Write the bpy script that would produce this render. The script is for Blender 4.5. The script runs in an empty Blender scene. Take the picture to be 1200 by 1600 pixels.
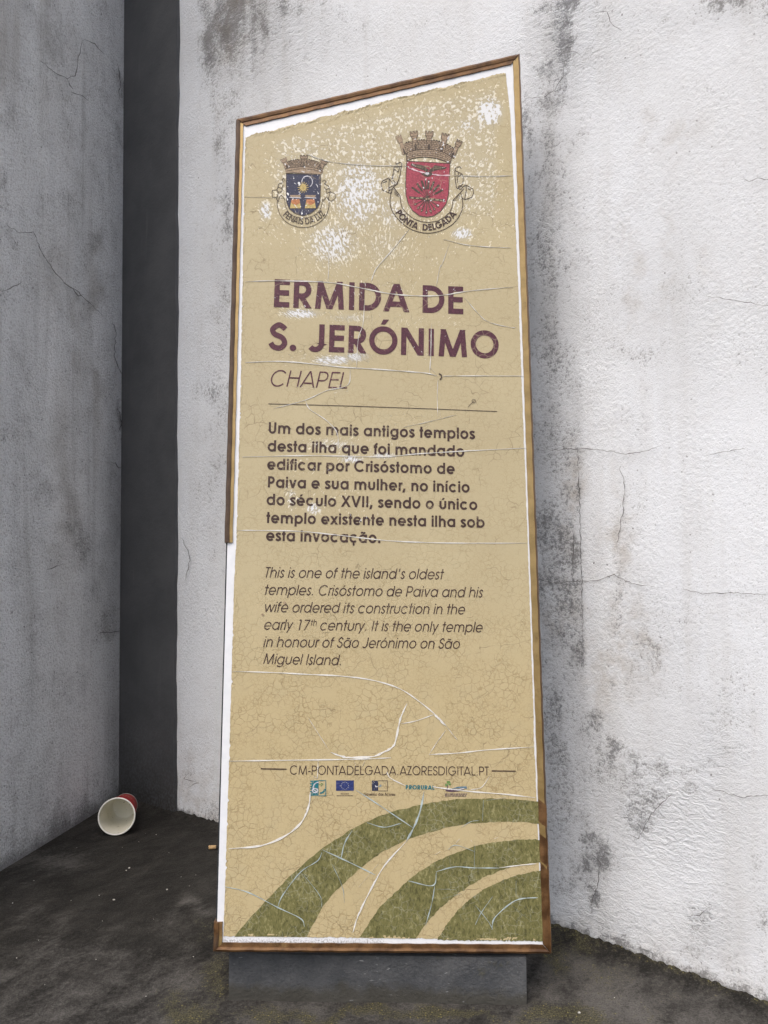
import bpy, math, random
import numpy as np
from mathutils import Vector, Matrix
random.seed(7); rng = np.random.RandomState(11)
R = math.radians
scene = bpy.context.scene
COL = scene.collection

# ------------------------------------------------------------------ camera
CAM_H, PITCH, F = 0.64, R(3.5), 1200.0
cd = bpy.data.cameras.new('camera'); cam = bpy.data.objects.new('camera', cd); COL.objects.link(cam)
cam.location = (0, 0, CAM_H); cam.rotation_euler = (R(90) + PITCH, 0, 0)
cd.sensor_fit = 'HORIZONTAL'; cd.sensor_width = 36.0; cd.lens = 36.0 * F / 1200.0
cd.clip_start = 0.02; cd.clip_end = 500.0
scene.camera = cam

# ------------------------------------------------------------------ sky, sun, exposure
SUN_EL, SUN_AZ = R(52), R(207)          # azimuth clockwise from +Y: behind the camera, a little left
world = bpy.data.worlds.new('World'); scene.world = world; world.use_nodes = True
wn = world.node_tree.nodes; bg = wn['Background']
sky = wn.new('ShaderNodeTexSky'); sky.sky_type = 'NISHITA'; sky.sun_disc = False
sky.sun_elevation = SUN_EL; sky.sun_rotation = SUN_AZ
sky.air_density = 1.0; sky.dust_density = 4.0; sky.ozone_density = 0.6
world.node_tree.links.new(sky.outputs[0], bg.inputs[0]); bg.inputs[1].default_value = 0.12
sd = bpy.data.lights.new('sun', 'SUN'); sun = bpy.data.objects.new('sun', sd); COL.objects.link(sun)
sd.energy = 0.8; sd.angle = R(50); sd.color = (1.0, 0.98, 0.955)
sdir = Vector((math.sin(SUN_AZ) * math.cos(SUN_EL), math.cos(SUN_AZ) * math.cos(SUN_EL), math.sin(SUN_EL)))
sun.rotation_euler = sdir.to_track_quat('Z', 'Y').to_euler(); sun.location = sdir * 10
vs = scene.view_settings
vs.view_transform = 'Standard'; vs.look = 'None'; vs.gamma = 1.0; vs.use_curve_mapping = False
vs.exposure = 0.85

# ------------------------------------------------------------------ picture <-> place
cp, sp_ = math.cos(PITCH), math.sin(PITCH)
def cam2world(v):                        # camera x right, y down, z forward -> world direction
    x, y, z = v
    return Vector((x, z * cp + y * sp_, -y * cp + z * sp_))
def ray(px, py): return cam2world(((px - 600) / F, (py - 800) / F, 1.0))
O = Vector((0, 0, CAM_H))
def on_floor(px, py):
    d = ray(px, py); return O + d * (-CAM_H / d.z)
def on_plane(px, py, p0, n):
    d = ray(px, py); return O + d * ((p0 - O).dot(n) / d.dot(n))
def project(P):                          # (N,3) array -> picture coordinates
    x = P[:, 0]; y = P[:, 1]; z = P[:, 2] - CAM_H
    zc = np.maximum(y * cp + z * sp_, 0.05); yc = y * sp_ - z * cp
    return 600 + F * x / zc, 800 + F * yc / zc
def vnoise(x, y, sc, seed):
    x = x / sc; y = y / sc; xi = np.floor(x).astype(np.int64); yi = np.floor(y).astype(np.int64); fx = x - xi; fy = y - yi
    fx = fx * fx * (3 - 2 * fx); fy = fy * fy * (3 - 2 * fy)
    def h(a, b):
        v = np.sin(a * 127.1 + b * 311.7 + seed * 74.7) * 43758.5453; return v - np.floor(v)
    return (h(xi, yi) * (1 - fx) + h(xi + 1, yi) * fx) * (1 - fy) + (h(xi, yi + 1) * (1 - fx) + h(xi + 1, yi + 1) * fx) * fy
def blobs(px, py, L, wob=1.0):
    px = np.clip(px, -4000, 6000); py = np.clip(py, -4000, 6000)
    ox = (vnoise(px, py, 38, 1) - .5) * 34 + (vnoise(px, py, 15, 2) - .5) * 18; oy = (vnoise(px, py, 42, 3) - .5) * 46 + (vnoise(px, py, 17, 4) - .5) * 20
    px = px + ox * wob; py = py + oy * wob
    m = np.zeros_like(px)
    for cx, cy, rx, ry, s in L:
        m = np.maximum(m, s * np.exp(-(((px - cx) / rx) ** 2 + ((py - cy) / ry) ** 2) * 0.8))
    return m

# ------------------------------------------------------------------ object helpers
def lin(r, g, b):
    f = lambda c: c / 12.92 if c <= 0.04045 else ((c + 0.055) / 1.055) ** 2.4
    return (f(r / 255), f(g / 255), f(b / 255), 1.0)
def tag(o, label, cat, group=None, kind=None):
    if label: o['label'] = label
    if cat: o['category'] = cat
    if group: o['group'] = group
    if kind: o['kind'] = kind
    return o
def obj(name, verts, faces, mats, parent=None, fm=None, attrs=None, smooth=False):
    me = bpy.data.meshes.new(name); me.from_pydata([tuple(v) for v in verts], [], faces)
    for m in (mats if isinstance(mats, (list, tuple)) else [mats]): me.materials.append(m)
    if fm is not None: me.polygons.foreach_set('material_index', fm)
    if smooth: me.polygons.foreach_set('use_smooth', [True] * len(me.polygons))
    for k, a in (attrs or {}).items():
        at = me.attributes.new(k, 'FLOAT', 'POINT'); at.data.foreach_set('value', np.asarray(a, dtype=np.float32))
    me.update()
    o = bpy.data.objects.new(name, me); COL.objects.link(o)
    if parent: o.parent = parent
    return o
def grid_faces(nu, nv, off=0):
    return [(off + j * nu + i, off + j * nu + i + 1, off + (j + 1) * nu + i + 1, off + (j + 1) * nu + i)
            for j in range(nv - 1) for i in range(nu - 1)]

class NT:                                # terse node builder
    def __init__(s, name):
        s.m = bpy.data.materials.new(name); s.m.use_nodes = True
        s.t = s.m.node_tree; s.p = s.t.nodes['Principled BSDF']; s.obj = s.n('ShaderNodeTexCoord').outputs['Object']
        s.gen = None
    def n(s, ty, **kw):
        x = s.t.nodes.new(ty)
        for k, v in kw.items(): setattr(x, k, v)
        return x
    def put(s, sock, v):
        if isinstance(v, bpy.types.NodeSocket): s.t.links.new(v, sock)
        else: sock.default_value = v
    def math(s, op, a, b=0.0, c=0.0, clamp=False):
        x = s.n('ShaderNodeMath', operation=op, use_clamp=clamp)
        for i, v in enumerate((a, b, c)): s.put(x.inputs[i], v)
        return x.outputs[0]
    def mix(s, f, a, b, mode='MIX'):
        x = s.n('ShaderNodeMix', data_type='RGBA', blend_type=mode)
        s.put(x.inputs[0], f); s.put(x.inputs[6], a); s.put(x.inputs[7], b); return x.outputs[2]
    def step(s, v, lo, hi, a=0.0, b=1.0):
        x = s.n('ShaderNodeMapRange', interpolation_type='SMOOTHSTEP')
        for i, q in enumerate((v, lo, hi, a, b)): s.put(x.inputs[i], q)
        return x.outputs[0]
    def scale(s, vec, sc, rot=(0, 0, 0)):
        x = s.n('ShaderNodeMapping'); s.put(x.inputs[0], vec); x.inputs[2].default_value = rot; x.inputs[3].default_value = sc
        return x.outputs[0]
    def noise(s, scale, detail=4.0, rough=0.55, vec=None, dist=0.0):
        x = s.n('ShaderNodeTexNoise'); s.put(x.inputs['Vector'], vec or s.obj); x.inputs['Scale'].default_value = scale
        x.inputs['Detail'].default_value = detail; x.inputs['Roughness'].default_value = rough; x.inputs['Distortion'].default_value = dist
        return x.outputs[0]
    def noisec(s, scale, vec=None):
        x = s.n('ShaderNodeTexNoise'); s.put(x.inputs['Vector'], vec or s.obj); x.inputs['Scale'].default_value = scale
        return x.outputs[1]
    def voro(s, scale, vec=None, feature='F1', rnd=1.0):
        x = s.n('ShaderNodeTexVoronoi', feature=feature); s.put(x.inputs['Vector'], vec or s.obj)
        x.inputs['Scale'].default_value = scale; x.inputs['Randomness'].default_value = rnd
        return x.outputs['Distance']
    def attr(s, name): return s.n('ShaderNodeAttribute', attribute_name=name).outputs['Fac']
    def warp(s, scale, amt, vec=None):
        c = s.noisec(scale, vec); v = s.n('ShaderNodeVectorMath', operation='MULTIPLY_ADD')
        s.put(v.inputs[0], c); v.inputs[1].default_value = (amt,) * 3; s.put(v.inputs[2], vec or s.obj); return v.outputs[0]
    def bump(s, h, dist, strength=1.0):
        x = s.n('ShaderNodeBump'); x.inputs['Distance'].default_value = dist; s.put(x.inputs['Strength'], strength)
        s.put(x.inputs['Height'], h); s.t.links.new(x.outputs[0], s.p.inputs['Normal'])
    def out(s, col, rough=0.8, spec=0.3, metal=0.0):
        s.put(s.p.inputs['Base Color'], col); s.put(s.p.inputs['Roughness'], rough)
        s.p.inputs['Specular IOR Level'].default_value = spec; s.p.inputs['Metallic'].default_value = metal
        return s.m

# ------------------------------------------------------------------ materials of the setting
def mat_whitewash():
    s = NT('whitewash')
    g, br, ro, so = s.attr('grime'), s.attr('brown'), s.attr('rough'), s.attr('soft')
    big = s.noise(2.2, 5, 0.6); mid = s.noise(26, 5, 0.62)
    w = s.warp(60, 0.006)
    st = s.noise(150, 3, 0.6, w); fine = s.noise(420, 4, 0.75)
    rip = s.noise(66, 3, 0.55, s.scale(w, (1, 1, 1.9), (0.25, 0.35, 0)), 0.8)
    trow = s.noise(7, 3, 0.5, s.scale(s.obj, (1, 1, 0.6)))
    h = s.math('ADD', s.math('MULTIPLY', s.mix(ro, s.math('MULTIPLY', st, s.step(trow, 0.35, 0.62, 0.45, 1.0)), rip), 0.8), s.math('MULTIPLY', fine, 0.35))
    h = s.math('ADD', h, s.math('MULTIPLY', trow, 0.8))
    base = s.mix(s.step(big, 0.35, 0.7), (0.72, 0.745, 0.775, 1), (0.655, 0.672, 0.69, 1))
    base = s.mix(s.math('MULTIPLY', s.step(mid, 0.42, 0.75), 0.3), base, (0.60, 0.60, 0.605, 1))
    strk = s.noise(14, 5, 0.6, s.scale(s.obj, (1, 1, 0.07)))
    base = s.mix(s.math('MULTIPLY', s.step(strk, 0.5, 0.72), 0.28), base, (0.52, 0.51, 0.49, 1))
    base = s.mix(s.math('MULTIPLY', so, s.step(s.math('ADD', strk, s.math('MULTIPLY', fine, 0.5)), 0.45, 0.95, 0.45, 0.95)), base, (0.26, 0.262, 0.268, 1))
    base = s.mix(s.math('MULTIPLY', br, s.step(mid, 0.3, 0.65)), base, (0.36, 0.31, 0.25, 1))
    # mould sits in the pores of the plaster first
    pores = s.math('SUBTRACT', 0.5, s.math('ADD', s.math('MULTIPLY', fine, 0.5), s.math('MULTIPLY', s.mix(ro, st, rip), 0.5)))
    v = s.math('ADD', s.math('MULTIPLY', g, 0.66), s.math('ADD', s.math('MULTIPLY', pores, 2.6), s.math('ADD', s.math('MULTIPLY', s.math('SUBTRACT', mid, 0.5), 0.55), s.math('MULTIPLY', s.math('SUBTRACT', strk, 0.5), 0.35))))
    dirt = s.math('MULTIPLY', s.step(v, 0.22, 0.72), s.step(g, 0.02, 0.2))
    col = s.mix(s.math('MULTIPLY', dirt, 0.8), base, s.mix(s.step(big, 0.4, 0.6), (0.115, 0.117, 0.123, 1), (0.155, 0.15, 0.145, 1)))
    pit = s.voro(62, s.warp(25, 0.02)); pm = s.math('MULTIPLY', s.step(pit, 0.13, 0.05), s.step(s.noise(9, 3), 0.50, 0.62))
    col = s.mix(s.math('MULTIPLY', pm, 0.75), col, (0.12, 0.115, 0.11, 1))
    p2 = s.step(s.math('ADD', fine, s.math('MULTIPLY', s.math('SUBTRACT', s.noise(5, 3), 0.5), 0.25)), 0.43, 0.31)
    col = s.mix(s.math('MULTIPLY', p2, 0.55), col, (0.26, 0.26, 0.26, 1))
    s.bump(h, 0.0085, s.math('ADD', 0.42, s.math('MULTIPLY', ro, 0.42)))
    return s.out(col, 0.9, 0.15)
def mat_greywall():
    s = NT('grimy_plaster')
    g, br = s.attr('grime'), s.attr('brown')
    streak = s.noise(9, 4, 0.6, s.scale(s.obj, (1, 1, 0.12))); mid = s.noise(13, 6, 0.65); fine = s.noise(300, 4, 0.7); st = s.noise(170, 4, 0.65, s.warp(60, 0.004))
    base = s.mix(s.step(streak, 0.3, 0.7), (0.70, 0.705, 0.705, 1), (0.86, 0.86, 0.86, 1))
    base = s.mix(s.math('MULTIPLY', s.step(mid, 0.45, 0.72), 0.45), base, (0.42, 0.415, 0.41, 1))
    run = s.noise(22, 4, 0.6, s.scale(s.obj, (1, 1, 0.05))); base = s.mix(s.math('MULTIPLY', s.step(run, 0.52, 0.72), 0.4), base, (0.36, 0.355, 0.345, 1))
    pale = s.noise(5.5, 5, 0.62, s.warp(4, 0.08)); base = s.mix(s.math('MULTIPLY', s.step(pale, 0.50, 0.66), 0.6), base, (0.86, 0.87, 0.87, 1))
    base = s.mix(s.math('MULTIPLY', br, s.step(streak, 0.3, 0.6)), base, (0.27, 0.24, 0.20, 1))
    v = s.math('ADD', s.math('MULTIPLY', g, 0.6), s.math('ADD', s.math('MULTIPLY', s.math('SUBTRACT', 0.5, s.math('ADD', s.math('MULTIPLY', fine, 0.7), s.math('MULTIPLY', st, 0.3))), 1.5), s.math('MULTIPLY', s.math('SUBTRACT', mid, 0.5), 0.9)))
    col = s.mix(s.math('MULTIPLY', s.step(v, 0.15, 0.85), 0.75), base, (0.13, 0.128, 0.124, 1))
    col = s.mix(s.math('MULTIPLY', s.step(fine, 0.44, 0.33), 0.55), col, (0.12, 0.119, 0.117, 1)); col = s.mix(s.math('MULTIPLY', s.step(s.voro(85, s.warp(30, 0.02)), 0.2, 0.07), s.step(mid, 0.45, 0.6)), col, (0.14, 0.138, 0.135, 1))
    col = s.mix(s.math('MULTIPLY', s.step(st, 0.50, 0.36), 0.28), col, (0.22, 0.168, 0.165, 1)); col = s.mix(s.math('MULTIPLY', s.step(st, 0.56, 0.70), 0.3), col, (0.62, 0.62, 0.62, 1))  # dark pores, pale high grain: relief shading put into the colour
    s.bump(s.math('ADD', st, s.math('MULTIPLY', fine, 0.45)), 0.012, 0.8)
    return s.out(col, 0.92, 0.12)
def mat_strip():
    s = NT('dark_grey_paint')
    a = s.noise(7, 5, 0.6); f = s.noise(160, 3, 0.6); sc = s.noise(40, 3, 0.6, s.scale(s.obj, (1, 1, 0.1)))
    col = s.mix(s.step(a, 0.3, 0.7), (0.056, 0.058, 0.062, 1), (0.076, 0.078, 0.082, 1))
    col = s.mix(s.math('MULTIPLY', s.step(sc, 0.6, 0.8), 0.35), col, (0.11, 0.11, 0.115, 1))
    pit = s.step(s.voro(26), 0.055, 0.03)
    col = s.mix(s.math('MULTIPLY', pit, 0.5), col, (0.015, 0.015, 0.016, 1))
    col = s.mix(s.math('MULTIPLY', s.attr('grime'), s.step(f, 0.35, 0.6)), col, (0.03, 0.028, 0.025, 1))
    s.bump(s.math('ADD', a, s.math('MULTIPLY', f, 0.15)), 0.006, 0.5)
    return s.out(col, 0.62, 0.35)
def mat_ground():
    s = NT('dark_concrete')
    li, mo, wet = s.attr('pale_tone'), s.attr('moss'), s.attr('wet')
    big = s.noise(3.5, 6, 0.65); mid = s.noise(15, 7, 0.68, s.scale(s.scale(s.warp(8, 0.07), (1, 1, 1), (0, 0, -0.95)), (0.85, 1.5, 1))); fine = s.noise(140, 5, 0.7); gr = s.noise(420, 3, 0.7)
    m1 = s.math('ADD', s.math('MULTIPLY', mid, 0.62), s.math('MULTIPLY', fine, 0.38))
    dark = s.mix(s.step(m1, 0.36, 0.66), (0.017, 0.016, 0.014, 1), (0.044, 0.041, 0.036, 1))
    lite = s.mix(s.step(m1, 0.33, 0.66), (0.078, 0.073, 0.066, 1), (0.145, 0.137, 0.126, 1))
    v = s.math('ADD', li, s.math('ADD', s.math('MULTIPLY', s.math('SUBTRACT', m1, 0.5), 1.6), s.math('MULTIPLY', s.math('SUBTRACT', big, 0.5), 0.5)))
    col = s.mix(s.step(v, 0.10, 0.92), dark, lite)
    col = s.mix(s.math('MULTIPLY', s.step(gr, 0.5, 0.36), 0.5), col, (0.012, 0.0115, 0.011, 1)); col = s.mix(s.math('MULTIPLY', s.step(gr, 0.56, 0.70), 0.22), col, (0.20, 0.19, 0.175, 1))
    mv = s.math('ADD', mo, s.math('ADD', s.math('MULTIPLY', s.math('SUBTRACT', fine, 0.5), 1.6), s.math('MULTIPLY', s.math('SUBTRACT', mid, 0.5), 1.2)))
    mc = s.mix(s.step(gr, 0.4, 0.62), (0.034, 0.032, 0.018, 1), (0.115, 0.104, 0.056, 1))
    col = s.mix(s.math('MULTIPLY', s.step(mv, 0.3, 0.8), 0.8), col, mc)
    sp = s.math('MULTIPLY', s.step(s.voro(130), 0.10, 0.05), s.step(s.noise(30, 2), 0.58, 0.66))
    col = s.mix(s.math('MULTIPLY', sp, 0.6), col, (0.30, 0.29, 0.26, 1))
    ys = s.math('MULTIPLY', s.step(s.voro(170), 0.22, 0.1), s.step(mv, 0.3, 0.7)); col = s.mix(s.math('MULTIPLY', ys, 0.8), col, (0.27, 0.235, 0.075, 1))
    s.bump(s.math('ADD', s.math('MULTIPLY', mid, 0.9), s.math('ADD', s.math('MULTIPLY', fine, 0.6), s.math('MULTIPLY', gr, 0.25))), 0.012, 0.6)
    return s.out(col, s.step(s.math('ADD', wet, s.math('MULTIPLY', mid, 0.3)), 0.2, 1.1, 0.9, 0.62), 0.12)
def mat_plain(name, c, rough=0.6, spec=0.3, var=0.15, sc=60.0, bump=0.0):
    s = NT(name); a = s.noise(sc, 4, 0.6)
    d = tuple(x * (1 - var) for x in c[:3]) + (1,); l = tuple(min(1, x * (1 + var)) for x in c[:3]) + (1,)
    if bump: s.bump(a, bump, 0.6)
    return s.out(s.mix(s.step(a, 0.3, 0.7), d, l), rough, spec)

M_WHITE, M_GREY, M_STRIP, M_GROUND = mat_whitewash(), mat_greywall(), mat_strip(), mat_ground()
M_CRACK = mat_plain('crack_grey', (0.12, 0.115, 0.11, 1), 0.95, 0.05)  # dark grey of the hairline wall cracks

# ------------------------------------------------------------------ ground
C1 = on_floor(276, 1271)                 # where the dark strip ends
C2 = on_floor(905, 1462)                 # slight bend of the wall behind the sign
C3 = on_floor(1200, 1573)
_d = (C2 - C1).normalized(); _n = Vector((_d.y, -_d.x, 0))
C0 = on_plane(188, 1250, C1, _n); C0.z = 0.0   # inner corner of the two walls
LW = on_floor(0, 1362)
def smoothline(a, lo, hi, n): return list(np.linspace(lo, hi, n))
xs = np.array([-40, -15, -6, -3] + list(np.linspace(-1.7, 1.7, 310)) + [3, 6, 15, 40])
ys = np.array([-40, -15, -6, -2, -0.5] + list(np.linspace(0.6, 2.7, 200)) + [4, 8, 20, 40])
X, Y = np.meshgrid(xs, ys); P = np.stack([X.ravel(), Y.ravel(), np.zeros(X.size)], 1)
# the floor rises a little in a rough fillet along the foot of the walls
def seg_dist(P, a, b):
    a = np.array(a[:2]); b = np.array(b[:2]); d = b - a; t = np.clip(((P[:, :2] - a) @ d) / (d @ d), 0, 1)
    q = P[:, :2] - (a + t[:, None] * d); return np.hypot(q[:, 0], q[:, 1])
dw = np.minimum(seg_dist(P, C0, C2), seg_dist(P, C2, C2 + (C3 - C2) * 6))
dl = seg_dist(P, C0, C0 + (LW - C0) * 2.0)
inner = (np.abs(P[:, 0]) < 1.69) & (P[:, 1] > 0.61) & (P[:, 1] < 2.69)
P[:, 2] = np.where(inner, 0.012 * np.exp(-(dw / 0.016) ** 1.5) * (0.6 + 0.5 * rng.rand(len(P))), 0.0)
px, py = project(P)
pale_tone = blobs(px, py, [(600, 1600, 800, 120, .55), (150, 1520, 160, 60, .55), (300, 1540, 110, 50, .6), (80, 1345, 60, 22, .42),
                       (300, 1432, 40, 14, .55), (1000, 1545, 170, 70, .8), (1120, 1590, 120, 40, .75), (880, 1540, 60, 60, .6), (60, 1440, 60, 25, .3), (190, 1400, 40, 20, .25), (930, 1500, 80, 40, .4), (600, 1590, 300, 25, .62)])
moss = blobs(px, py, [(300, 1580, 60, 30, .75), (345, 1530, 25, 40, .65), (560, 1592, 260, 18, .8), (880, 1585, 90, 30, .8), (870, 1500, 30, 30, .6), (960, 1520, 80, 40, .4),
                      (1050, 1560, 60, 40, .4), (700, 1595, 90, 16, .9), (320, 1470, 30, 40, .4), (900, 1470, 50, 20, .6)])
pale_tone = np.where(inner, pale_tone, 0.35); moss = np.where(inner, np.maximum(moss, 0.6 * np.exp(-(dw / 0.018) ** 2) * (P[:, 0] > 0.1)), 0.1)
pale_tone *= 1 - 0.8 * np.exp(-(dw / (0.03 + 0.03 * vnoise(P[:, 0] * 100, P[:, 1] * 100, 5, 8))) ** 2)  # concrete tone: paler in front, darker in the corner and along the wall
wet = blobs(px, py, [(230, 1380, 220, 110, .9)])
ground = obj('ground', P, grid_faces(len(xs), len(ys)), M_GROUND, attrs={'pale_tone': pale_tone, 'moss': moss, 'wet': wet}, smooth=True)
tag(ground, 'dark concrete ground with moss stains', None, kind='structure')

# ------------------------------------------------------------------ ribbons used for cracks and line work
def smooth_path(pts, n=6):
    if len(pts) < 3: return [tuple(p) for p in pts]
    out = []; p = [np.array(q, float) for q in pts]; p = [2 * p[0] - p[1]] + p + [2 * p[-1] - p[-2]]
    for i in range(1, len(p) - 2):
        for k in range(n):
            t = k / n; a, b, c, d = p[i - 1], p[i], p[i + 1], p[i + 2]
            out.append(tuple(0.5 * ((2 * b) + (c - a) * t + (2 * a - 5 * b + 4 * c - d) * t * t + (3 * b - a - 3 * c + d) * t ** 3)))
    out.append(tuple(p[-2])); return out
def ribbon(pts, w, closed=False):        # 2-D mitred ribbon; w a number or one width per point
    p = [np.array(q, float) for q in pts]; n = len(p); V = []; Fc = []
    ww = w if hasattr(w, '__len__') else [w] * n
    for i in range(n):
        a = p[i - 1] if (i > 0 or closed) else None; b = p[(i + 1) % n] if (i < n - 1 or closed) else None
        d1 = (p[i] - a) if a is not None else (b - p[i]); d2 = (b - p[i]) if b is not None else d1
        d1 = d1 / (np.linalg.norm(d1) + 1e-12); d2 = d2 / (np.linalg.norm(d2) + 1e-12)
        n1 = np.array([-d1[1], d1[0]]); n2 = np.array([-d2[1], d2[0]]); m = n1 + n2; L = np.linalg.norm(m)
        m = n1 if L < 1e-6 else m / L
        k = min(1.0 / max(m @ n1, 0.35), 2.2) * ww[i] / 2
        V += [tuple(p[i] + m * k), tuple(p[i] - m * k)]
    for i in range(n if closed else n - 1):
        j = (i + 1) % n; Fc.append((2 * i + 1, 2 * j + 1, 2 * j, 2 * i))
    return V, Fc

# ------------------------------------------------------------------ walls
def wall_cracks(V, Fc, FM, paths, place, nrm, w, mi):
    for path in paths:
        q = []
        for a, b in zip(path[:-1], path[1:]):
            L = math.hypot(b[0] - a[0], b[1] - a[1]); k = max(1, int(L / 5))
            for i in range(k):
                t = i / k; q.append((a[0] + (b[0] - a[0]) * t + random.uniform(-1.3, 1.3), a[1] + (b[1] - a[1]) * t + random.uniform(-1.3, 1.3)))
        q.append(path[-1])
        ww = [w * random.uniform(0.4, 1.3) * min(1, 0.25 + 4 * min(i, len(q) - 1 - i) / len(q)) for i in range(len(q))]
        rv, rf = ribbon(q, ww); off = len(V)
        for x, y in rv: V.append(tuple(place(x, y) + nrm(x, y) * 0.0052))
        Fc += [tuple(off + i for i in f) for f in rf]; FM += [mi] * len(rf)

WH = 3.4
def hdir(a, b): d = (b - a); d.z = 0; return d.normalized()
d12, d23 = hdir(C1, C2), hdir(C2, C3)
n12 = Vector((d12.y, -d12.x, 0)); n23 = Vector((d23.y, -d23.x, 0))
path_pts = []
L0, L12 = (C1 - C0).length, (C2 - C1).length
start = C0 - d12 * 0.25
s_list = list(np.linspace(0, (C2 - start).length, 150)) + list(np.linspace(0.008, 0.75, 85)) + [0.9, 1.2, 1.8, 2.6, 3.6]
nA = 150
base_pts = [start + d12 * s for s in s_list[:nA]] + [C2 + d23 * s for s in s_list[nA:]]
zs = [-0.05] + list(np.linspace(0.0, 2.12, 240)) + [2.25, 2.5, 2.8, 3.1, WH]
V = []; nrm = []
for z in zs:
    for i, b in enumerate(base_pts):
        n = n12 if i < nA else n23
        k = 0.0022 * math.sin(3.1 * z + 0.7) * math.sin(2.3 * b.x + 1) + 0.0014 * math.sin(9.7 * z + 4 * b.x)
        V.append(tuple(b + n * k + Vector((0, 0, z)))); nrm.append(n)
P = np.array(V); px, py = project(P)
front = P[:, 1] > 0.3
G = [(365, 30, 62, 95, .95), (335, 70, 26, 90, .9), (395, 90, 36, 50, .55), (450, 10, 90, 34, .7), (350, 160, 26, 50, .55), (480, 60, 120, 50, .32), (620, 40, 160, 60, .16), (352, 350, 24, 50, .85), (350, 420, 16, 40, .5), (345, 490, 22, 70, .6), (355, 230, 18, 60, .55),
     (342, 620, 26, 70, .55), (342, 760, 24, 80, .42), (330, 880, 30, 80, .3), (300, 1215, 26, 30, .34), (320, 1270, 50, 20, .6), (872, 50, 22, 80, .98), (862, 115, 34, 44, .85), (880, 2, 26, 14, 1.0), (842, 3, 20, 9, .8), (824, 180, 14, 36, 1.0), (850, 160, 40, 20, .45),
     (1165, 0, 70, 26, .9), (1020, 30, 40, 40, .3), (945, 60, 40, 50, .3), (850, 215, 52, 60, .45), (850, 300, 42, 80, .45), (850, 420, 52, 90, .52), (858, 312, 18, 20, .6), (860, 560, 54, 100, .52), (870, 690, 48, 100, .52), (878, 790, 44, 70, .6),
     (850, 812, 22, 34, .9), (900, 850, 14, 60, 1.0), (880, 860, 40, 60, .85), (870, 930, 48, 70, .85), (885, 1020, 40, 70, .8), (880, 1100, 48, 70, .66), (880, 1190, 60, 80, .6), (880, 1270, 48, 60, .52), (868, 1340, 30, 60, .4),
     (935, 1140, 28, 30, .72), (965, 1180, 44, 18, .8), (1030, 1190, 80, 14, .65), (955, 1205, 24, 44, .6), (1012, 1235, 30, 50, .72), (998, 1285, 24, 36, .8), (1062, 1230, 34, 20, .5), (1100, 1190, 30, 14, .4), (985, 1240, 20, 14, .5),
     (925, 1350, 40, 40, .95), (892, 1368, 40, 30, .66), (926, 1405, 12, 36, 1.0), (1010, 1030, 18, 60, .52), (965, 960, 24, 80, .4), (1030, 960, 80, 60, .26), (960, 1060, 60, 60, .32), (985, 800, 36, 140, .24),
     (960, 445, 26, 90, .22), (1105, 150, 34, 20, .42), (1050, 215, 60, 40, .22), (1085, 440, 60, 40, .26), (990, 550, 60, 24, .36), (980, 640, 80, 50, .2), (1085, 1430, 26, 20, .6), (1075, 1475, 20, 14, .6),
     (1190, 1430, 18, 80, .6), (1040, 1520, 70, 14, .7), (1150, 545, 40, 40, .3), (1180, 850, 50, 200, .08), (1130, 1110, 40, 80, .34), (930, 20, 40, 40, .36), (940, 170, 40, 60, .16), (1040, 1080, 40, 30, .3), (1150, 300, 60, 60, .14), (1060, 330, 30, 80, .16)]
grime = blobs(px, py, G)
foot = 0.012 + 0.030 * vnoise(P[:, 0] * 100, P[:, 2] * 40, 3.0, 5) + 0.012 * vnoise(P[:, 0] * 100, P[:, 2] * 100, 0.9, 6)
foot *= np.where(P[:, 0] < -0.2, 0.4, 0.62)
grime = np.maximum(grime, 0.92 * np.clip(1.6 - np.maximum(P[:, 2], 0) / foot, 0, 1))
grime = np.maximum(grime, 0.26 * np.exp(-np.maximum(P[:, 2], 0) / 0.10))
# crisp vertical edge of the newer plaster: dirt stops there
edge = (px > 911 + 0.012 * (py - 900)) & (py < 1110) & (py > 560)
grime = np.where(edge & (px < 960), grime * np.where(px < 945, 0.3, 0.6), grime)
grime = np.where((px < 308) & (py < 160), grime * 0.1, grime)
grime = grime * np.clip(0.62 + 0.75 * vnoise(px, py * 0.16, 9, 9), 0, 1.15)
vis = front & (px > -300) & (px < 1300) & (py > -250)
grime = np.where(vis, grime, 0.1 + 0.1 * np.sin(P[:, 0] * 7) ** 2)
brown = blobs(px, py, [(355, 40, 16, 50, .8), (980, 430, 14, 80, .35), (890, 780, 16, 80, .6), (965, 850, 14, 80, .5), (985, 1000, 30, 80, .45), (880, 950, 40, 60, .4), (1010, 1010, 14, 60, .5), (950, 1060, 26, 70, .4),
                       (1040, 400, 10, 80, .25), (1110, 440, 14, 60, .2), (1000, 170, 8, 60, .25), (300, 1240, 60, 60, .25), (1070, 220, 30, 30, .25)]) + 0.5 * np.exp(-np.maximum(P[:, 2], 0) / 0.02)
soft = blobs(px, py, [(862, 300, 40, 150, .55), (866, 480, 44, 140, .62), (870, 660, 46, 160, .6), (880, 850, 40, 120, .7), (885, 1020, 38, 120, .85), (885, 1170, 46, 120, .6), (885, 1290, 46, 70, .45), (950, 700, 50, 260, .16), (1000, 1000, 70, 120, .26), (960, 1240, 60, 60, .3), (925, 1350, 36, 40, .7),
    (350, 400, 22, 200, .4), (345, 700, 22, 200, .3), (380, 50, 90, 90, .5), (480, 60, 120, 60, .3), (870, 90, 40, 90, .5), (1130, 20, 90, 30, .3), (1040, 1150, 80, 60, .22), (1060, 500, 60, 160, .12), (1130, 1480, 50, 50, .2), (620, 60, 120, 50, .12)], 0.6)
soft = 0.75 * np.where(edge & (px < 975), soft * 0.3, soft)
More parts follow.
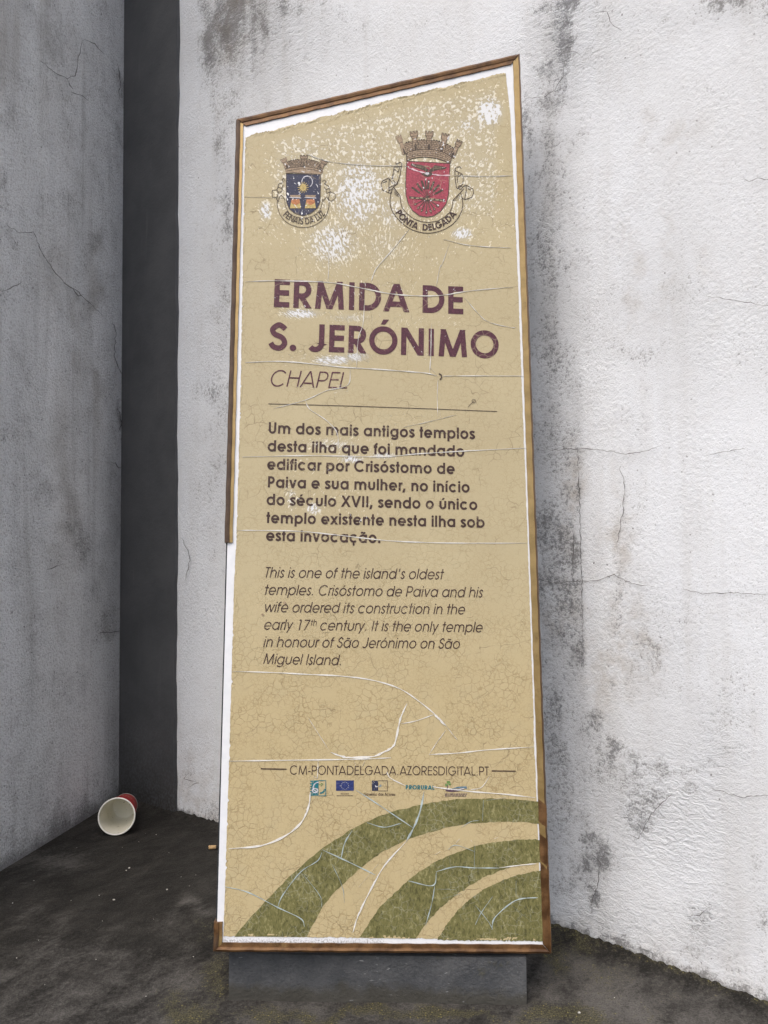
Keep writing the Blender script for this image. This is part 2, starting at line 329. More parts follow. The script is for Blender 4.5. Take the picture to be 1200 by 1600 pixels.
rough = blobs(px, py, [(1050, 1290, 110, 120, 1.0), (960, 1450, 120, 60, 1.0), (880, 60, 90, 90, .9), (420, 60, 110, 80, .8), (1120, 1180, 50, 60, .8), (1100, 1430, 60, 60, .9), (900, 1420, 40, 60, .8)])
Fc = grid_faces(len(base_pts), len(zs)); FM = [0] * len(Fc)
nv = len(V)
# back, top and ends give the wall its thickness
T = 0.35; nb = len(base_pts); last = (len(zs) - 1) * nb
def wplace(x, y):
    p = on_plane(x, y, C1, n12)
    return p if (p - C1).dot(d12) <= L12 else on_plane(x, y, C2, n23)
def wn_(x, y):
    p = on_plane(x, y, C1, n12); return n12 if (p - C1).dot(d12) <= L12 else n23
i0 = len(V)
for z in (-0.05, WH):
    V += [tuple(start - n12 * T + Vector((0, 0, z))), tuple(C2 - (n12 + n23).normalized() * T + Vector((0, 0, z))), tuple(base_pts[-1] - n23 * T + Vector((0, 0, z)))]
Fc += [(i0, i0 + 1, i0 + 4, i0 + 3), (i0 + 1, i0 + 2, i0 + 5, i0 + 4)]
Fc += [tuple([last + i for i in range(nb)] + [i0 + 5, i0 + 4, i0 + 3]), (0, i0, i0 + 3, last), (nb - 1, last + nb - 1, i0 + 5, i0 + 2)]
FM += [0] * 5
wall_cracks(V, Fc, FM, [
    [(835, 705), (905, 702), (940, 703), (980, 710), (1010, 705), (1035, 697)], [(1105, 713), (1140, 706), (1168, 700)], [(973, 725), (969, 733), (977, 745), (978, 775), (975, 800), (970, 830), (965, 855)],
    [(842, 905), (870, 911), (905, 908), (935, 907), (962, 897), (975, 905), (990, 912), (1025, 916)], [(1065, 920), (1100, 928), (1150, 926), (1215, 930)], [(1100, 463), (1150, 470), (1215, 482)],
    [(1163, 280), (1172, 286), (1185, 281), (1215, 283)], [(885, 82), (903, 84), (910, 89)], [(822, 156), (855, 153), (870, 141), (882, 120), (880, 96)], [(905, 700), (908, 800), (911, 905), (913, 1000)],
    [(925, 1330), (940, 1345), (936, 1385), (922, 1420)], [(975, 1300), (1000, 1308), (1020, 1270), (1060, 1232)], [(1075, 1430), (1095, 1428), (1112, 1415)], [(300, 1205), (290, 1215), (312, 1222), (296, 1230)],
    [(930, 22), (950, 20), (958, 40), (975, 52)], [(895, 905), (900, 830)], [(1110, 1230), (1160, 1245), (1215, 1240)], [(286, 840), (300, 870), (292, 910)]], wplace, wn_, 0.9, 1)
ex = len(V) - nv
def pad(a): return np.concatenate([a, np.zeros(ex)])
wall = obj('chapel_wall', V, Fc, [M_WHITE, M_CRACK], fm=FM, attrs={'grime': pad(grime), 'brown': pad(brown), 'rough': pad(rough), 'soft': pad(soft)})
tag(wall, 'whitewashed plaster wall with dark mould stains behind the sign', 'wall')

# dark painted strip in the corner, standing a few millimetres proud
SL = (on_plane(190.5, 0, C1, n12)); SR = (on_plane(280.5, 0, C1, n12))
def strip_pt(side, z):
    a, b = ((C0 - d12 * 0.02), SL) if side == 0 else (C1, SR)
    t = z / b.z; q = a.lerp(Vector((b.x, b.y, b.z)), 1.0) if False else Vector((a.x + (b.x - a.x) * t, a.y + (b.y - a.y) * t, z)); return q
nz, nx = 90, 14; V = []; gr = []
for j in range(nz):
    z = -0.03 + (WH + 0.03) * (j / (nz - 1)) ** 1.6
    a, b = strip_pt(0, z), strip_pt(1, z)
    for i in range(nx + 2):
        t = min(i, nx) / nx; q = a.lerp(b, t)
        if i >= nx: q = q + d12 * (0.0012 * math.sin(z * 31) + 0.0009 * math.sin(z * 83 + 1))
        q = q + n12 * (0.009 if i <= nx else -0.01); V.append(tuple(q)); gr.append(min(1, math.exp(-max(z, 0) / 0.12)))
strip = obj('corner_strip', V, grid_faces(nx + 2, nz), M_STRIP, wall, attrs={'grime': gr})
strip['label'] = 'smooth dark grey painted strip in the corner'

# grey side wall: a short buttress coming towards the camera on the left
CT = strip_pt(0, 1.0); CB = strip_pt(0, 0.0)
lean = (CT - CB)                          # per metre of height
dL = hdir(C0, LW); nL = Vector((-dL.y, dL.x, 0))
if nL.x < 0: nL = -nL
ss = [-0.02] + list(np.linspace(0.0, 0.72, 90)) + [0.8, 0.95]
C0w = strip_pt(0, 0.0) + d12 * 0.02 * 0 + n12 * 0.0
C0w = C0.copy()
zs2 = [-0.05] + list(np.linspace(0, 2.12, 200)) + [2.25, 2.5, 2.8, 3.1, WH]
V = []
for z in zs2:
    for s in ss:
        k = 0.004 * math.sin(2.2 * z + 5 * s) + 0.003 * math.sin(7 * z + 1.5) * math.cos(6 * s)
        V.append(tuple(C0w + dL * s + lean * z * 1.0 + nL * (k * min(1, max(s, 0) / 0.1)) + Vector((0, 0, z - lean.z * z))))
P = np.array(V); px, py = project(P)
G2 = [(60, 40, 60, 80, .35), (110, 130, 50, 60, .3), (20, 200, 30, 60, .5), (100, 340, 70, 40, .45), (60, 330, 60, 60, .35), (135, 390, 20, 50, .5), (10, 290, 14, 60, .6), (30, 680, 40, 60, .4), (130, 860, 16, 40, .8),
      (110, 830, 40, 30, .45), (155, 960, 25, 50, .7), (140, 930, 20, 30, .5), (175, 640, 14, 120, .2), (183, 150, 8, 100, .5), (183, 660, 6, 40, .8), (90, 500, 60, 40, .25), (30, 460, 50, 60, .3), (40, 130, 50, 50, .3), (60, 800, 70, 90, .3), (60, 1000, 80, 60, .12)]
g2 = np.clip(blobs(px, py, G2) * 1.15, 0, 1)
g2 = np.maximum(g2, 1.5 * np.exp(-np.maximum(P[:, 2], 0) / (0.03 + 0.035 * vnoise(P[:, 1] * 100, P[:, 2] * 60, 4, 3)))); g2 = np.maximum(g2, 0.55 * np.exp(-(np.maximum(P[:, 2], 0) / 0.14) ** 2) * np.clip((px - 20) / 120, 0.2, 1))
g2 = np.where((px > -60) & (py > -200), g2, 0.35)
b2 = blobs(px, py, [(20, 60, 40, 90, .7), (140, 540, 12, 160, .6), (100, 760, 20, 160, .4), (60, 160, 40, 80, .4), (90, 420, 40, 60, .3)])
Fc = grid_faces(len(ss), len(zs2)); Fc = [f[::-1] for f in Fc]; FM = [0] * len(Fc); nv = len(V)
ns = len(ss); lastr = (len(zs2) - 1) * ns; TL_ = 0.55; i0 = len(V)
for z in (-0.05, WH):
    for s in (ss[0], ss[-1]): V.append(tuple(C0w + dL * s - nL * TL_ + lean * z + Vector((0, 0, z - lean.z * z))))
Fc += [(i0 + 1, i0, i0 + 2, i0 + 3), (ns - 1, i0 + 1, i0 + 3, lastr + ns - 1), tuple([lastr + i for i in range(ns)] + [i0 + 3, i0 + 2]), (0, lastr, i0 + 2, i0)]; FM += [0] * 4
def lplace(x, y):
    nn = nL.cross(Vector((0, 0, 1)))      # wall plane through the leaning corner line
    pn = dL.cross(Vector((lean.x, lean.y, 1.0))).normalized()
    if pn.x < 0: pn = -pn
    return on_plane(x, y, C0w, pn)
wall_cracks(V, Fc, FM, [[(0, 455), (18, 448), (32, 440)], [(5, 350), (30, 365), (50, 362), (62, 395), (75, 415), (95, 440), (112, 452), (120, 458), (140, 475), (162, 498)], [(108, 448), (118, 462), (128, 460)],
    [(60, 95), (80, 112), (102, 123), (114, 118), (118, 100), (126, 62)], [(126, 60), (142, 66), (160, 84)], [(102, 123), (106, 134), (112, 140)], [(102, 143), (124, 148), (136, 158)], [(172, 500), (178, 520), (176, 560), (184, 580), (191, 590)],
    [(180, 636), (188, 660), (182, 676)], [(176, 722), (182, 730), (190, 731)], [(70, 890), (82, 886), (94, 882)], [(150, 990), (165, 988), (188, 985)], [(181, 100), (186, 130), (182, 160)]], lplace, lambda x, y: nL, 1.2, 1)
ex = len(V) - nv
side = obj('buttress_wall', V, Fc, [M_GREY, M_CRACK], fm=FM, attrs={'grime': pad(g2), 'brown': pad(b2)})
tag(side, 'grimy grey plastered side wall with hairline cracks at the left', 'wall')

# ------------------------------------------------------------------ the sign: its plane
V1 = Vector((-31, -7570, 1200)).normalized()          # up the panel, in camera axes
V2 = Vector((22700, 546, 1200)).normalized()          # along the text lines
U = cam2world(V2).normalized(); Vv = cam2world(V1); Vv = (Vv - U * Vv.dot(U)).normalized(); N = U.cross(Vv).normalized()
fl, fr_ = on_floor(357, 1563), on_floor(823, 1570)
if N.y > 0: N = -N
O_S = O + ray(597, 1487) * ((((fl + fr_) / 2).y - 0.014) / ray(597, 1487).y)
sgn = bpy.data.objects.new('information_sign', None); COL.objects.link(sgn)
MW = Matrix((U, Vv, N)).transposed().to_4x4(); MW.translation = O_S; sgn.matrix_world = MW
tag(sgn, 'tall weathered tan information sign with slanted top and brown frame', 'sign')
def S(px_, py_):
    q = on_plane(px_, py_, O_S, N) - O_S; return (q.dot(U), q.dot(Vv))
BL, BR, TRc, TLc = S(333, 1487), S(862, 1490), S(812, 84.5), S(369, 187)
Pol = [np.array(BL), np.array(BR), np.array(TRc), np.array(TLc)]

def density(x, y):                       # how much of the printed film has flaked off, picture coordinates
    x = np.asarray(x, float); y = np.asarray(y, float)
    D = [(560, 300, 55, 80, .80), (520, 380, 60, 50, .72), (480, 235, 60, 40, .55), (430, 250, 40, 40, .42), (560, 235, 60, 40, .55), (765, 175, 24, 28, 1.0), (735, 195, 50, 30, .62), (700, 170, 60, 40, .4), (722, 366, 20, 12, .95),
         (415, 330, 13, 20, .85), (600, 385, 70, 50, .52), (430, 355, 50, 30, .36), (660, 410, 60, 30, .36), (770, 330, 50, 50, .36), (600, 200, 90, 50, .45), (470, 490, 36, 9, .95), (545, 497, 50, 10, .6), (640, 500, 40, 14, .36),
         (700, 505, 30, 14, .36), (520, 563, 36, 9, .95), (555, 558, 28, 9, .85), (470, 560, 40, 12, .4), (660, 552, 20, 16, .35), (480, 606, 14, 8, .4), (530, 610, 16, 12, .45), (520, 695, 60, 14, .6), (550, 718, 22, 7, .9),
         (600, 712, 30, 7, .75), (600, 690, 60, 14, .34), (455, 780, 14, 30, .6), (490, 795, 16, 12, .8), (520, 770, 50, 40, .32), (470, 730, 30, 30, .3), (560, 800, 40, 30, .28), (640, 660, 60, 20, .26), (600, 450, 120, 20, .34), (610, 330, 50, 50, .62),
         (500, 440, 90, 18, .3)]
    m = np.zeros_like(x)
    for cx, cy, rx, ry, s_ in D: m = np.maximum(m, s_ * np.exp(-(((x - cx) / rx) ** 2 + ((y - cy) / ry) ** 2) * 0.9))
    top = np.clip((440 - y) / 120, 0, 1) * np.clip((x - 395) / 40, 0, 1) * np.clip((796 - x) / 25, 0, 1) * np.clip((y - 205 + (x - 385) * .24) / 30, 0, 1)
    return np.maximum(m * 0.94, 0.47 * top)

# ---- sign materials
FC = S(600, 590)
def flake(s, amount=1.0):                # white plates where the film is gone; grain runs outwards from the middle of the panel
    d = s.attr('peel')
    sep = s.n('ShaderNodeSeparateXYZ'); s.put(sep.inputs[0], s.obj)
    dx = s.math('SUBTRACT', sep.outputs[0], FC[0]); dy = s.math('SUBTRACT', sep.outputs[1], FC[1])
    ang = s.math('ARCTAN2', dx, dy); rad = s.math('SQRT', s.math('ADD', s.math('MULTIPLY', dx, dx), s.math('MULTIPLY', dy, dy)))
    cmb = s.n('ShaderNodeCombineXYZ'); s.put(cmb.inputs[0], s.math('MULTIPLY', ang, 0.36)); s.put(cmb.inputs[1], s.math('MULTIPLY', rad, 0.55))
    a = s.noise(300, 2, 0.5, s.warp(130, 0.003, cmb.outputs[0])); b = s.noise(150, 4, 0.6, s.warp(160, 0.003))
    v = s.math('ADD', s.math('MULTIPLY', a, 0.65), s.math('MULTIPLY', b, 0.35))
    thr = s.math('SUBTRACT', 0.665, s.math('MULTIPLY', d, 0.265 * amount))
    return s.math('MULTIPLY', s.step(v, thr, s.math('ADD', thr, 0.022)), s.step(d, 0.05, 0.2)), v, d
def crackle(s, sc, width, dist, seed=0.0):
    v = s.voro(sc, s.scale(s.warp(sc * 0.8, dist), (1, 1, 1), (0, 0, seed)), 'DISTANCE_TO_EDGE')
    return s.step(v, width, width * 0.25)
FLAKE_W = (0.70, 0.71, 0.72, 1)
def mat_film():
    s = NT('printed_film_tan')
    f, v, d = flake(s)
    sep = s.n('ShaderNodeSeparateXYZ'); s.put(sep.inputs[0], s.obj); low = s.step(sep.outputs[1], 0.62, 0.28)
    big = s.noise(5, 4, 0.6); weave = s.noise(900, 2, 0.6); m = s.noise(40, 4, 0.6)
    tan = s.mix(s.step(big, 0.3, 0.7), (0.425, 0.360, 0.222, 1), (0.468, 0.402, 0.252, 1))
    tan = s.mix(s.math('MULTIPLY', low, 0.5), tan, (0.50, 0.392, 0.200, 1))
    tan = s.mix(s.math('MULTIPLY', s.step(m, 0.45, 0.7), 0.25), tan, (0.40, 0.345, 0.215, 1))
    tan = s.mix(s.math('MULTIPLY', s.step(weave, 0.4, 0.65), 0.22), tan, (0.32, 0.27, 0.155, 1))
    # thinned, bleached film round the flaked places
    tan = s.mix(s.math('MULTIPLY', s.step(d, 0.25, 0.8), 0.62), tan, (0.42, 0.40, 0.33, 1))
    tan = s.mix(s.math('MULTIPLY', s.math('MULTIPLY', s.step(v, s.math('SUBTRACT', 0.70, s.math('MULTIPLY', d, 0.3)), 0.75), s.step(d, 0.1, 0.3)), 0.4), tan, (0.72, 0.63, 0.42, 1))
    brk = s.step(s.noise(20, 3, 0.6), 0.36, 0.58)
    cs = s.math('ADD', 0.5, s.math('MULTIPLY', low, 0.5))
    c1 = s.math('MULTIPLY', s.math('MULTIPLY', crackle(s, 105, 0.06, 0.010), s.math('MULTIPLY', brk, 0.5)), cs)
    c2 = s.math('MULTIPLY', s.math('MULTIPLY', crackle(s, 190, 0.08, 0.006, 0.6), s.step(s.noise(23, 3), 0.42, 0.58)), s.math('MULTIPLY', cs, 0.42))
    c3 = s.math('MULTIPLY', s.math('MULTIPLY', crackle(s, 38, 0.018, 0.030, 1.1), s.step(s.noise(17, 3), 0.52, 0.62)), 0.5)
    col = s.mix(c2, tan, (0.27, 0.20, 0.085, 1)); col = s.mix(c1, col, (0.23, 0.165, 0.07, 1)); col = s.mix(c3, col, (0.15, 0.11, 0.055, 1))
    col = s.mix(f, col, s.mix(s.step(d, 0.35, 0.7), (0.66, 0.60, 0.44, 1), (0.66, 0.67, 0.68, 1)))
    s.bump(s.math('SUBTRACT', s.math('MULTIPLY', weave, 0.12), s.math('ADD', s.math('MULTIPLY', f, 0.6), s.math('MULTIPLY', s.math('ADD', c1, c3), 0.5))), 0.0012, 0.7)
    return s.out(col, 0.55, 0.3)
def mat_ink(name, c, amount=0.35, var=0.25):
    s = NT(name); f, v, d = flake(s, amount)
    a = s.noise(420, 3, 0.7); b = s.noise(60, 3, 0.6)
    dk = tuple(x * (1 - var) for x in c[:3]) + (1,); lt = tuple(min(1, x * (1 + var)) for x in c[:3]) + (1,)
    col = s.mix(s.step(a, 0.35, 0.65), dk, lt)
    # worn ink lets a little of the tan film through
    col = s.mix(s.math('MULTIPLY', s.step(s.math('ADD', a, s.math('MULTIPLY', s.math('SUBTRACT', b, 0.5), 0.4)), 0.66, 0.74), 0.45), col, (0.45, 0.37, 0.24, 1))
    c = s.math('MULTIPLY', crackle(s, 70, 0.055, 0.010), s.step(s.noise(16, 3, 0.6), 0.5, 0.6))
    col = s.mix(s.math('MULTIPLY', c, 0.35), col, (0.40, 0.33, 0.22, 1))
    col = s.mix(f, col, FLAKE_W)
    return s.out(col, 0.55, 0.3)
def mat_grass_print():
    s = NT('printed_grass_photo')
    sep = s.n('ShaderNodeSeparateXYZ'); s.put(sep.inputs[0], s.obj)
    a0 = S(860, 1500); dx = s.math('SUBTRACT', sep.outputs[0], a0[0] - 0.02); dy = s.math('SUBTRACT', sep.outputs[1], a0[1] - 0.05)
    ang = s.math('ARCTAN2', dx, dy); rad = s.math('SQRT', s.math('ADD', s.math('MULTIPLY', dx, dx), s.math('MULTIPLY', dy, dy)))
    cmb = s.n('ShaderNodeCombineXYZ'); s.put(cmb.inputs[0], s.math('MULTIPLY', ang, 0.075)); s.put(cmb.inputs[1], rad)
    bl = s.noise(250, 3, 0.6, s.warp(110, 0.010, s.scale(s.obj, (1.0, 0.55, 1), (0, 0, 0.45)))); b2 = s.noise(430, 3, 0.65, s.scale(s.obj, (1.4, 0.7, 1), (0, 0, 0.3))); big = s.noise(22, 3, 0.6)
    v = s.math('ADD', s.math('MULTIPLY', bl, 0.62), s.math('ADD', s.math('MULTIPLY', b2, 0.38), s.math('MULTIPLY', s.math('SUBTRACT', big, 0.5), 0.3)))
    col = s.mix(s.step(v, 0.34, 0.52), (0.072, 0.070, 0.024, 1), (0.150, 0.142, 0.052, 1))
    col = s.mix(s.step(v, 0.53, 0.66), col, (0.27, 0.25, 0.115, 1))
    c = s.math('MULTIPLY', crackle(s, 100, 0.05, 0.010), s.step(s.noise(18, 3), 0.42, 0.58)); col = s.mix(s.math('MULTIPLY', c, 0.3), col, (0.45, 0.46, 0.36, 1))
    s.bump(v, 0.0012, 0.4)
    return s.out(col, 0.55, 0.3)
def mat_facewhite():
    s = NT('bare_white_panel'); a = s.noise(60, 4, 0.65); b = s.noise(400, 4, 0.7)
    col = s.mix(s.step(a, 0.3, 0.7), (0.66, 0.68, 0.71, 1), (0.72, 0.735, 0.76, 1))
    sp = s.math('MULTIPLY', s.step(b, 0.66, 0.73), s.math('ADD', 0.15, s.attr('grub')))
    col = s.mix(s.math('MULTIPLY', s.step(s.math('ADD', s.attr('grub'), s.math('MULTIPLY', s.math('SUBTRACT', b, 0.5), 1.6)), 0.7, 1.15), 0.8), col, (0.16, 0.145, 0.13, 1))
    col = s.mix(s.math('MULTIPLY', sp, 0.9), col, (0.13, 0.12, 0.11, 1))
    return s.out(col, 0.42, 0.4)
def mat_trim(name, gold):
    s = NT(name); age = s.attr('age'); a = s.noise(45, 4, 0.65); b = s.noise(500, 4, 0.7); st = s.noise(30, 4, 0.7, s.warp(20, 0.01))
    g = s.mix(s.step(a, 0.3, 0.7), (0.26, 0.175, 0.066, 1), (0.34, 0.24, 0.10, 1)) if gold else s.mix(s.step(a, 0.3, 0.7), (0.085, 0.052, 0.032, 1), (0.125, 0.082, 0.052, 1))
    br = s.mix(s.step(a, 0.35, 0.65), (0.090, 0.044, 0.018, 1), (0.19, 0.100, 0.040, 1))
    col = s.mix(s.step(s.math('ADD', age, s.math('MULTIPLY', s.math('SUBTRACT', st, 0.5), 0.9)), 0.42, 0.62), g, br)
    col = s.mix(s.math('MULTIPLY', s.step(b, 0.62, 0.72), 0.7), col, (0.05, 0.032, 0.02, 1))
    s.bump(s.math('ADD', a, s.math('MULTIPLY', b, 0.3)), 0.0015, 0.5)
    return s.out(col, s.step(a, 0.3, 0.7, 0.28, 0.5), 0.5, 0.45)
M_FILM, M_GRASS, M_FACE = mat_film(), mat_grass_print(), mat_facewhite()
M_GOLD, M_BROWN = mat_trim('gold_trim', True), mat_trim('brown_trim', False)
M_BODY = mat_plain('dark_panel_core', (0.022, 0.026, 0.03, 1), 0.6, 0.3)
M_TITLE = mat_ink('title_ink', (0.072, 0.020, 0.034, 1), 0.30, 0.3); M_TEXT = mat_ink('text_ink', (0.048, 0.026, 0.022, 1), 0.22, 0.25)
M_LINE = mat_ink('line_ink', (0.060, 0.043, 0.032, 1), 0.30); M_RED = mat_ink('crest_red', (0.29, 0.045, 0.070, 1), 0.28); M_NAVY = mat_ink('crest_navy', (0.026, 0.030, 0.062, 1), 0.42)
M_STONE = mat_ink('crest_stone', (0.29, 0.215, 0.145, 1), 0.4); M_YEL = mat_ink('crest_gold', (0.42, 0.32, 0.12, 1), 0.4); M_ORA = mat_ink('crest_orange', (0.40, 0.16, 0.065, 1), 0.35)
M_SILV = mat_ink('crest_silver', (0.50, 0.50, 0.54, 1), 0.3); M_TEAL = mat_ink('logo_teal', (0.012, 0.135, 0.165, 1), 0.2); M_BLUE = mat_ink('logo_blue', (0.024, 0.036, 0.135, 1), 0.2)
M_GREEN = mat_ink('logo_green', (0.10, 0.20, 0.055, 1), 0.2); M_PURP = mat_ink('logo_purple', (0.085, 0.05, 0.075, 1), 0.2); M_STEEL = mat_ink('logo_steel', (0.12, 0.19, 0.24, 1), 0.2)
M_SPLIT = mat_plain('split_white', (0.66, 0.65, 0.61, 1), 0.5, 0.3, 0.08, 200); M_SPLITB = mat_plain('split_bluish', (0.37, 0.44, 0.44, 1), 0.5, 0.3, 0.2, 90)
M_SPLITP = mat_plain('split_pink', (0.68, 0.48, 0.53, 1), 0.5, 0.3, 0.15, 200)
M_SPLITD = mat_plain('split_shaded_lip', (0.33, 0.27, 0.17, 1), 0.6, 0.2, 0.3, 150)  # darker lip: shadow along the splits put into the colour
M_PRINT = [M_FILM, M_TEXT, M_TITLE, M_LINE, M_RED, M_NAVY, M_STONE, M_YEL, M_ORA, M_SILV, M_TEAL, M_BLUE, M_GREEN, M_PURP, M_STEEL]

# ---- panel body, white face, frame
def inset(poly, d):
    n = len(poly); out = []
    for i in range(n):
        a, b, c = poly[i - 1], poly[i], poly[(i + 1) % n]
        e1 = (b - a) / np.linalg.norm(b - a); e2 = (c - b) / np.linalg.norm(c - b)
        m1 = np.array([-e1[1], e1[0]]); m2 = np.array([-e2[1], e2[0]]); k = (m1 + m2) / (1 + m1 @ m2)
        out.append(b + k * d)
    return out
def prism(name, poly, z0, z1, mat, parent, bev=0.0):
    V, Fc = [], []; n = len(poly); rings = [(poly, z0), (poly, z1 - bev)] + ([(inset(poly, bev), z1)] if bev else [])
    for pl, z in rings: V += [(p[0], p[1], z) for p in pl]
    for r in range(len(rings) - 1):
        for i in range(n): Fc.append((r * n + i, r * n + (i + 1) % n, (r + 1) * n + (i + 1) % n, (r + 1) * n + i))
    Fc += [tuple(range(n))[::-1], tuple((len(rings) - 1) * n + i for i in range(n))]
    return obj(name, V, Fc, mat, parent)
body = prism('panel', inset(Pol, 0.0022), -0.032, -0.0032, M_BODY, sgn)
# white face as a fine grid so that dirt can gather along its lower edge
fp = inset(Pol, 0.0046); nu, nw = 40, 120; V = []; grub = []
for j in range(nw):
    for i in range(nu):
        s_, t_ = i / (nu - 1), j / (nw - 1)
        q = (fp[0] * (1 - s_) + fp[1] * s_) * (1 - t_) + (fp[3] * (1 - s_) + fp[2] * s_) * t_
        V.append((q[0], q[1], 0.0)); g_ = 0.85 * math.exp(-((t_) / 0.009) ** 2) * (0.35 + 0.65 * (s_ < 0.5)) + 0.45 * (s_ > 0.985) + 0.35 * math.exp(-(t_ / 0.03) ** 2)
        grub.append(g_ + 0.12)
Fc = grid_faces(nu, nw); rim = [i for i in range(nu)] + [j * nu + nu - 1 for j in range(1, nw)] + [(nw - 1) * nu + i for i in range(nu - 2, -1, -1)] + [j * nu for j in range(nw - 2, 0, -1)]
o0 = len(V); V += [(V[i][0], V[i][1], -0.003) for i in rim]; grub += [0.3] * len(rim); nr = len(rim)
Fc += [(rim[i], o0 + i, o0 + (i + 1) % nr, rim[(i + 1) % nr]) for i in range(nr)]
Fc = [f for f in Fc]
face = obj('face_sheet', V, Fc, M_FACE, sgn, attrs={'grub': grub}); face['label'] = 'bare white face of the panel showing round the print'
PROF = [(0.0, -0.034), (0.0, 0.0005), (0.0012, 0.0030), (0.0042, 0.0050), (0.0072, 0.0040), (0.0078, 0.0026), (0.0124, 0.0024), (0.0126, 0.0004)]
PM = [1, 1, 1, 1, 1, 0, 0]
def trim(idx, t0=0.0, t1=1.0, cut0=False, cut1=False, wout=1.0, age=lambda t: 0.5, parent=sgn, n=90, sw=None):
    a, b = Pol[idx], Pol[(idx + 1) % 4]; V = []; ages = []
    ins = {d: inset(Pol, d) for d, _ in PROF}
    L = np.linalg.norm(b - a); e = (b - a) / L; m = np.array([-e[1], e[0]])
    for k in range(n):
        t = t0 + (t1 - t0) * k / (n - 1)
        for d, h in PROF:
            dd = d
            if sw: dd = d * (sw if d < 0.0079 else 1.0)
            if idx == 2: dd = d * 1.3
            if cut0 or cut1:
                A = a + m * dd; Bq = b + m * dd
                if not cut0: A = inset(Pol, dd)[idx]
                if not cut1: Bq = inset(Pol, dd)[(idx + 1) % 4]
                q = a + m * dd + e * L * t
                if not cut0 and k == 0: q = A + e * 0.0006
                if not cut1 and k == n - 1: q = Bq - e * 0.0006
            else:
                A, Bq = inset(Pol, dd)[idx], inset(Pol, dd)[(idx + 1) % 4]
                tt = k / (n - 1); q = A + (Bq - A) * tt + e * (0.0006 if k == 0 else (-0.0006 if k == n - 1 else 0))
            wob = 0.00025 * math.sin(k * 0.9 + idx) * (h > 0)
            V.append((q[0] + m[0] * wob, q[1] + m[1] * wob, h)); ages.append(age(t))
    q = len(PROF); Fc = []; FM = []
    for k in range(n - 1):
        for i in range(q - 1):
            Fc.append((k * q + i, (k + 1) * q + i, (k + 1) * q + i + 1, k * q + i + 1)); FM.append(PM[i])
    Fc += [tuple(range(q)), tuple((n - 1) * q + i for i in range(q))[::-1]]; FM += [1, 1]
    return obj('frame_trim', V, Fc, [M_GOLD, M_BROWN], sgn, fm=FM, attrs={'age': ages})
def tpos(idx, x, y):
    a, b = Pol[idx], Pol[(idx + 1) % 4]; return float((np.array(S(x, y)) - a) @ (b - a) / ((b - a) @ (b - a)))
tr1 = [tpos(1, 850, y) for y in (1258, 1292, 1314, 1352, 1360)]
tb = trim(0, age=lambda t: 0.62 + 0.25 * (t > 0.3)); tb['label'] = 'brown bottom frame strip'
tr = trim(1, age=lambda t: 0.95 if (t < tr1[0] and not (tr1[2] < t < tr1[1]) and not (tr1[4] < t < tr1[3])) else (0.22 if t > 0.36 else 0.36), sw=0.42, n=240)
tr['label'] = 'gold right frame strip with brown patches low down'
tt_ = trim(2, age=lambda t: 0.72); tt_['label'] = 'reddish brown slanted top frame strip'
tc0, tc1 = tpos(3, 352, 848), tpos(3, 338, 1440)
tl = trim(3, 0.0, tc0, cut1=True, age=lambda t: 0.15); tl['label'] = 'gold and brown left frame strip broken off halfway'
ts = trim(3, tc1, 1.0, cut0=True, age=lambda t: 0.5, n=12); ts['label'] = 'short stub of the left frame strip'

# ---- concrete base block
pz = min((MW @ Vector((p[0], p[1], -0.032))).z for p in Pol[:2]) - 0.0005
bu = (fr_ - fl).normalized(); bn = Vector((bu.y, -bu.x, 0))
V = []; Fc = []
nu_, nz_ = 60, 12
def block_pt(s_, t_, dpt):
    q = fl.lerp(fr_, s_) - bn * dpt; q.z = -0.02 + (pz + 0.02) * t_; return q
ringp = [(i / (nu_ - 1), 0.0) for i in range(nu_)] + [(1.0, 0.06), (1.0, 0.13)] + [(1 - i / (nu_ - 1), 0.13) for i in range(nu_)] + [(0.0, 0.06)]
for j in range(nz_):
    for (s_, dpt) in ringp:
        rr = 0.0008 * math.sin(11 * s_ + 1.3); q = block_pt(s_, j / (nz_ - 1), dpt + (rr if dpt < 0.1 else 0))
        V.append(tuple(MW.inverted() @ q))
nrp = len(ringp)
for j in range(nz_ - 1):
    for i in range(nrp): Fc.append((j * nrp + i, j * nrp + (i + 1) % nrp, (j + 1) * nrp + (i + 1) % nrp, (j + 1) * nrp + i))
Fc.append(tuple((nz_ - 1) * nrp + i for i in range(nrp)))
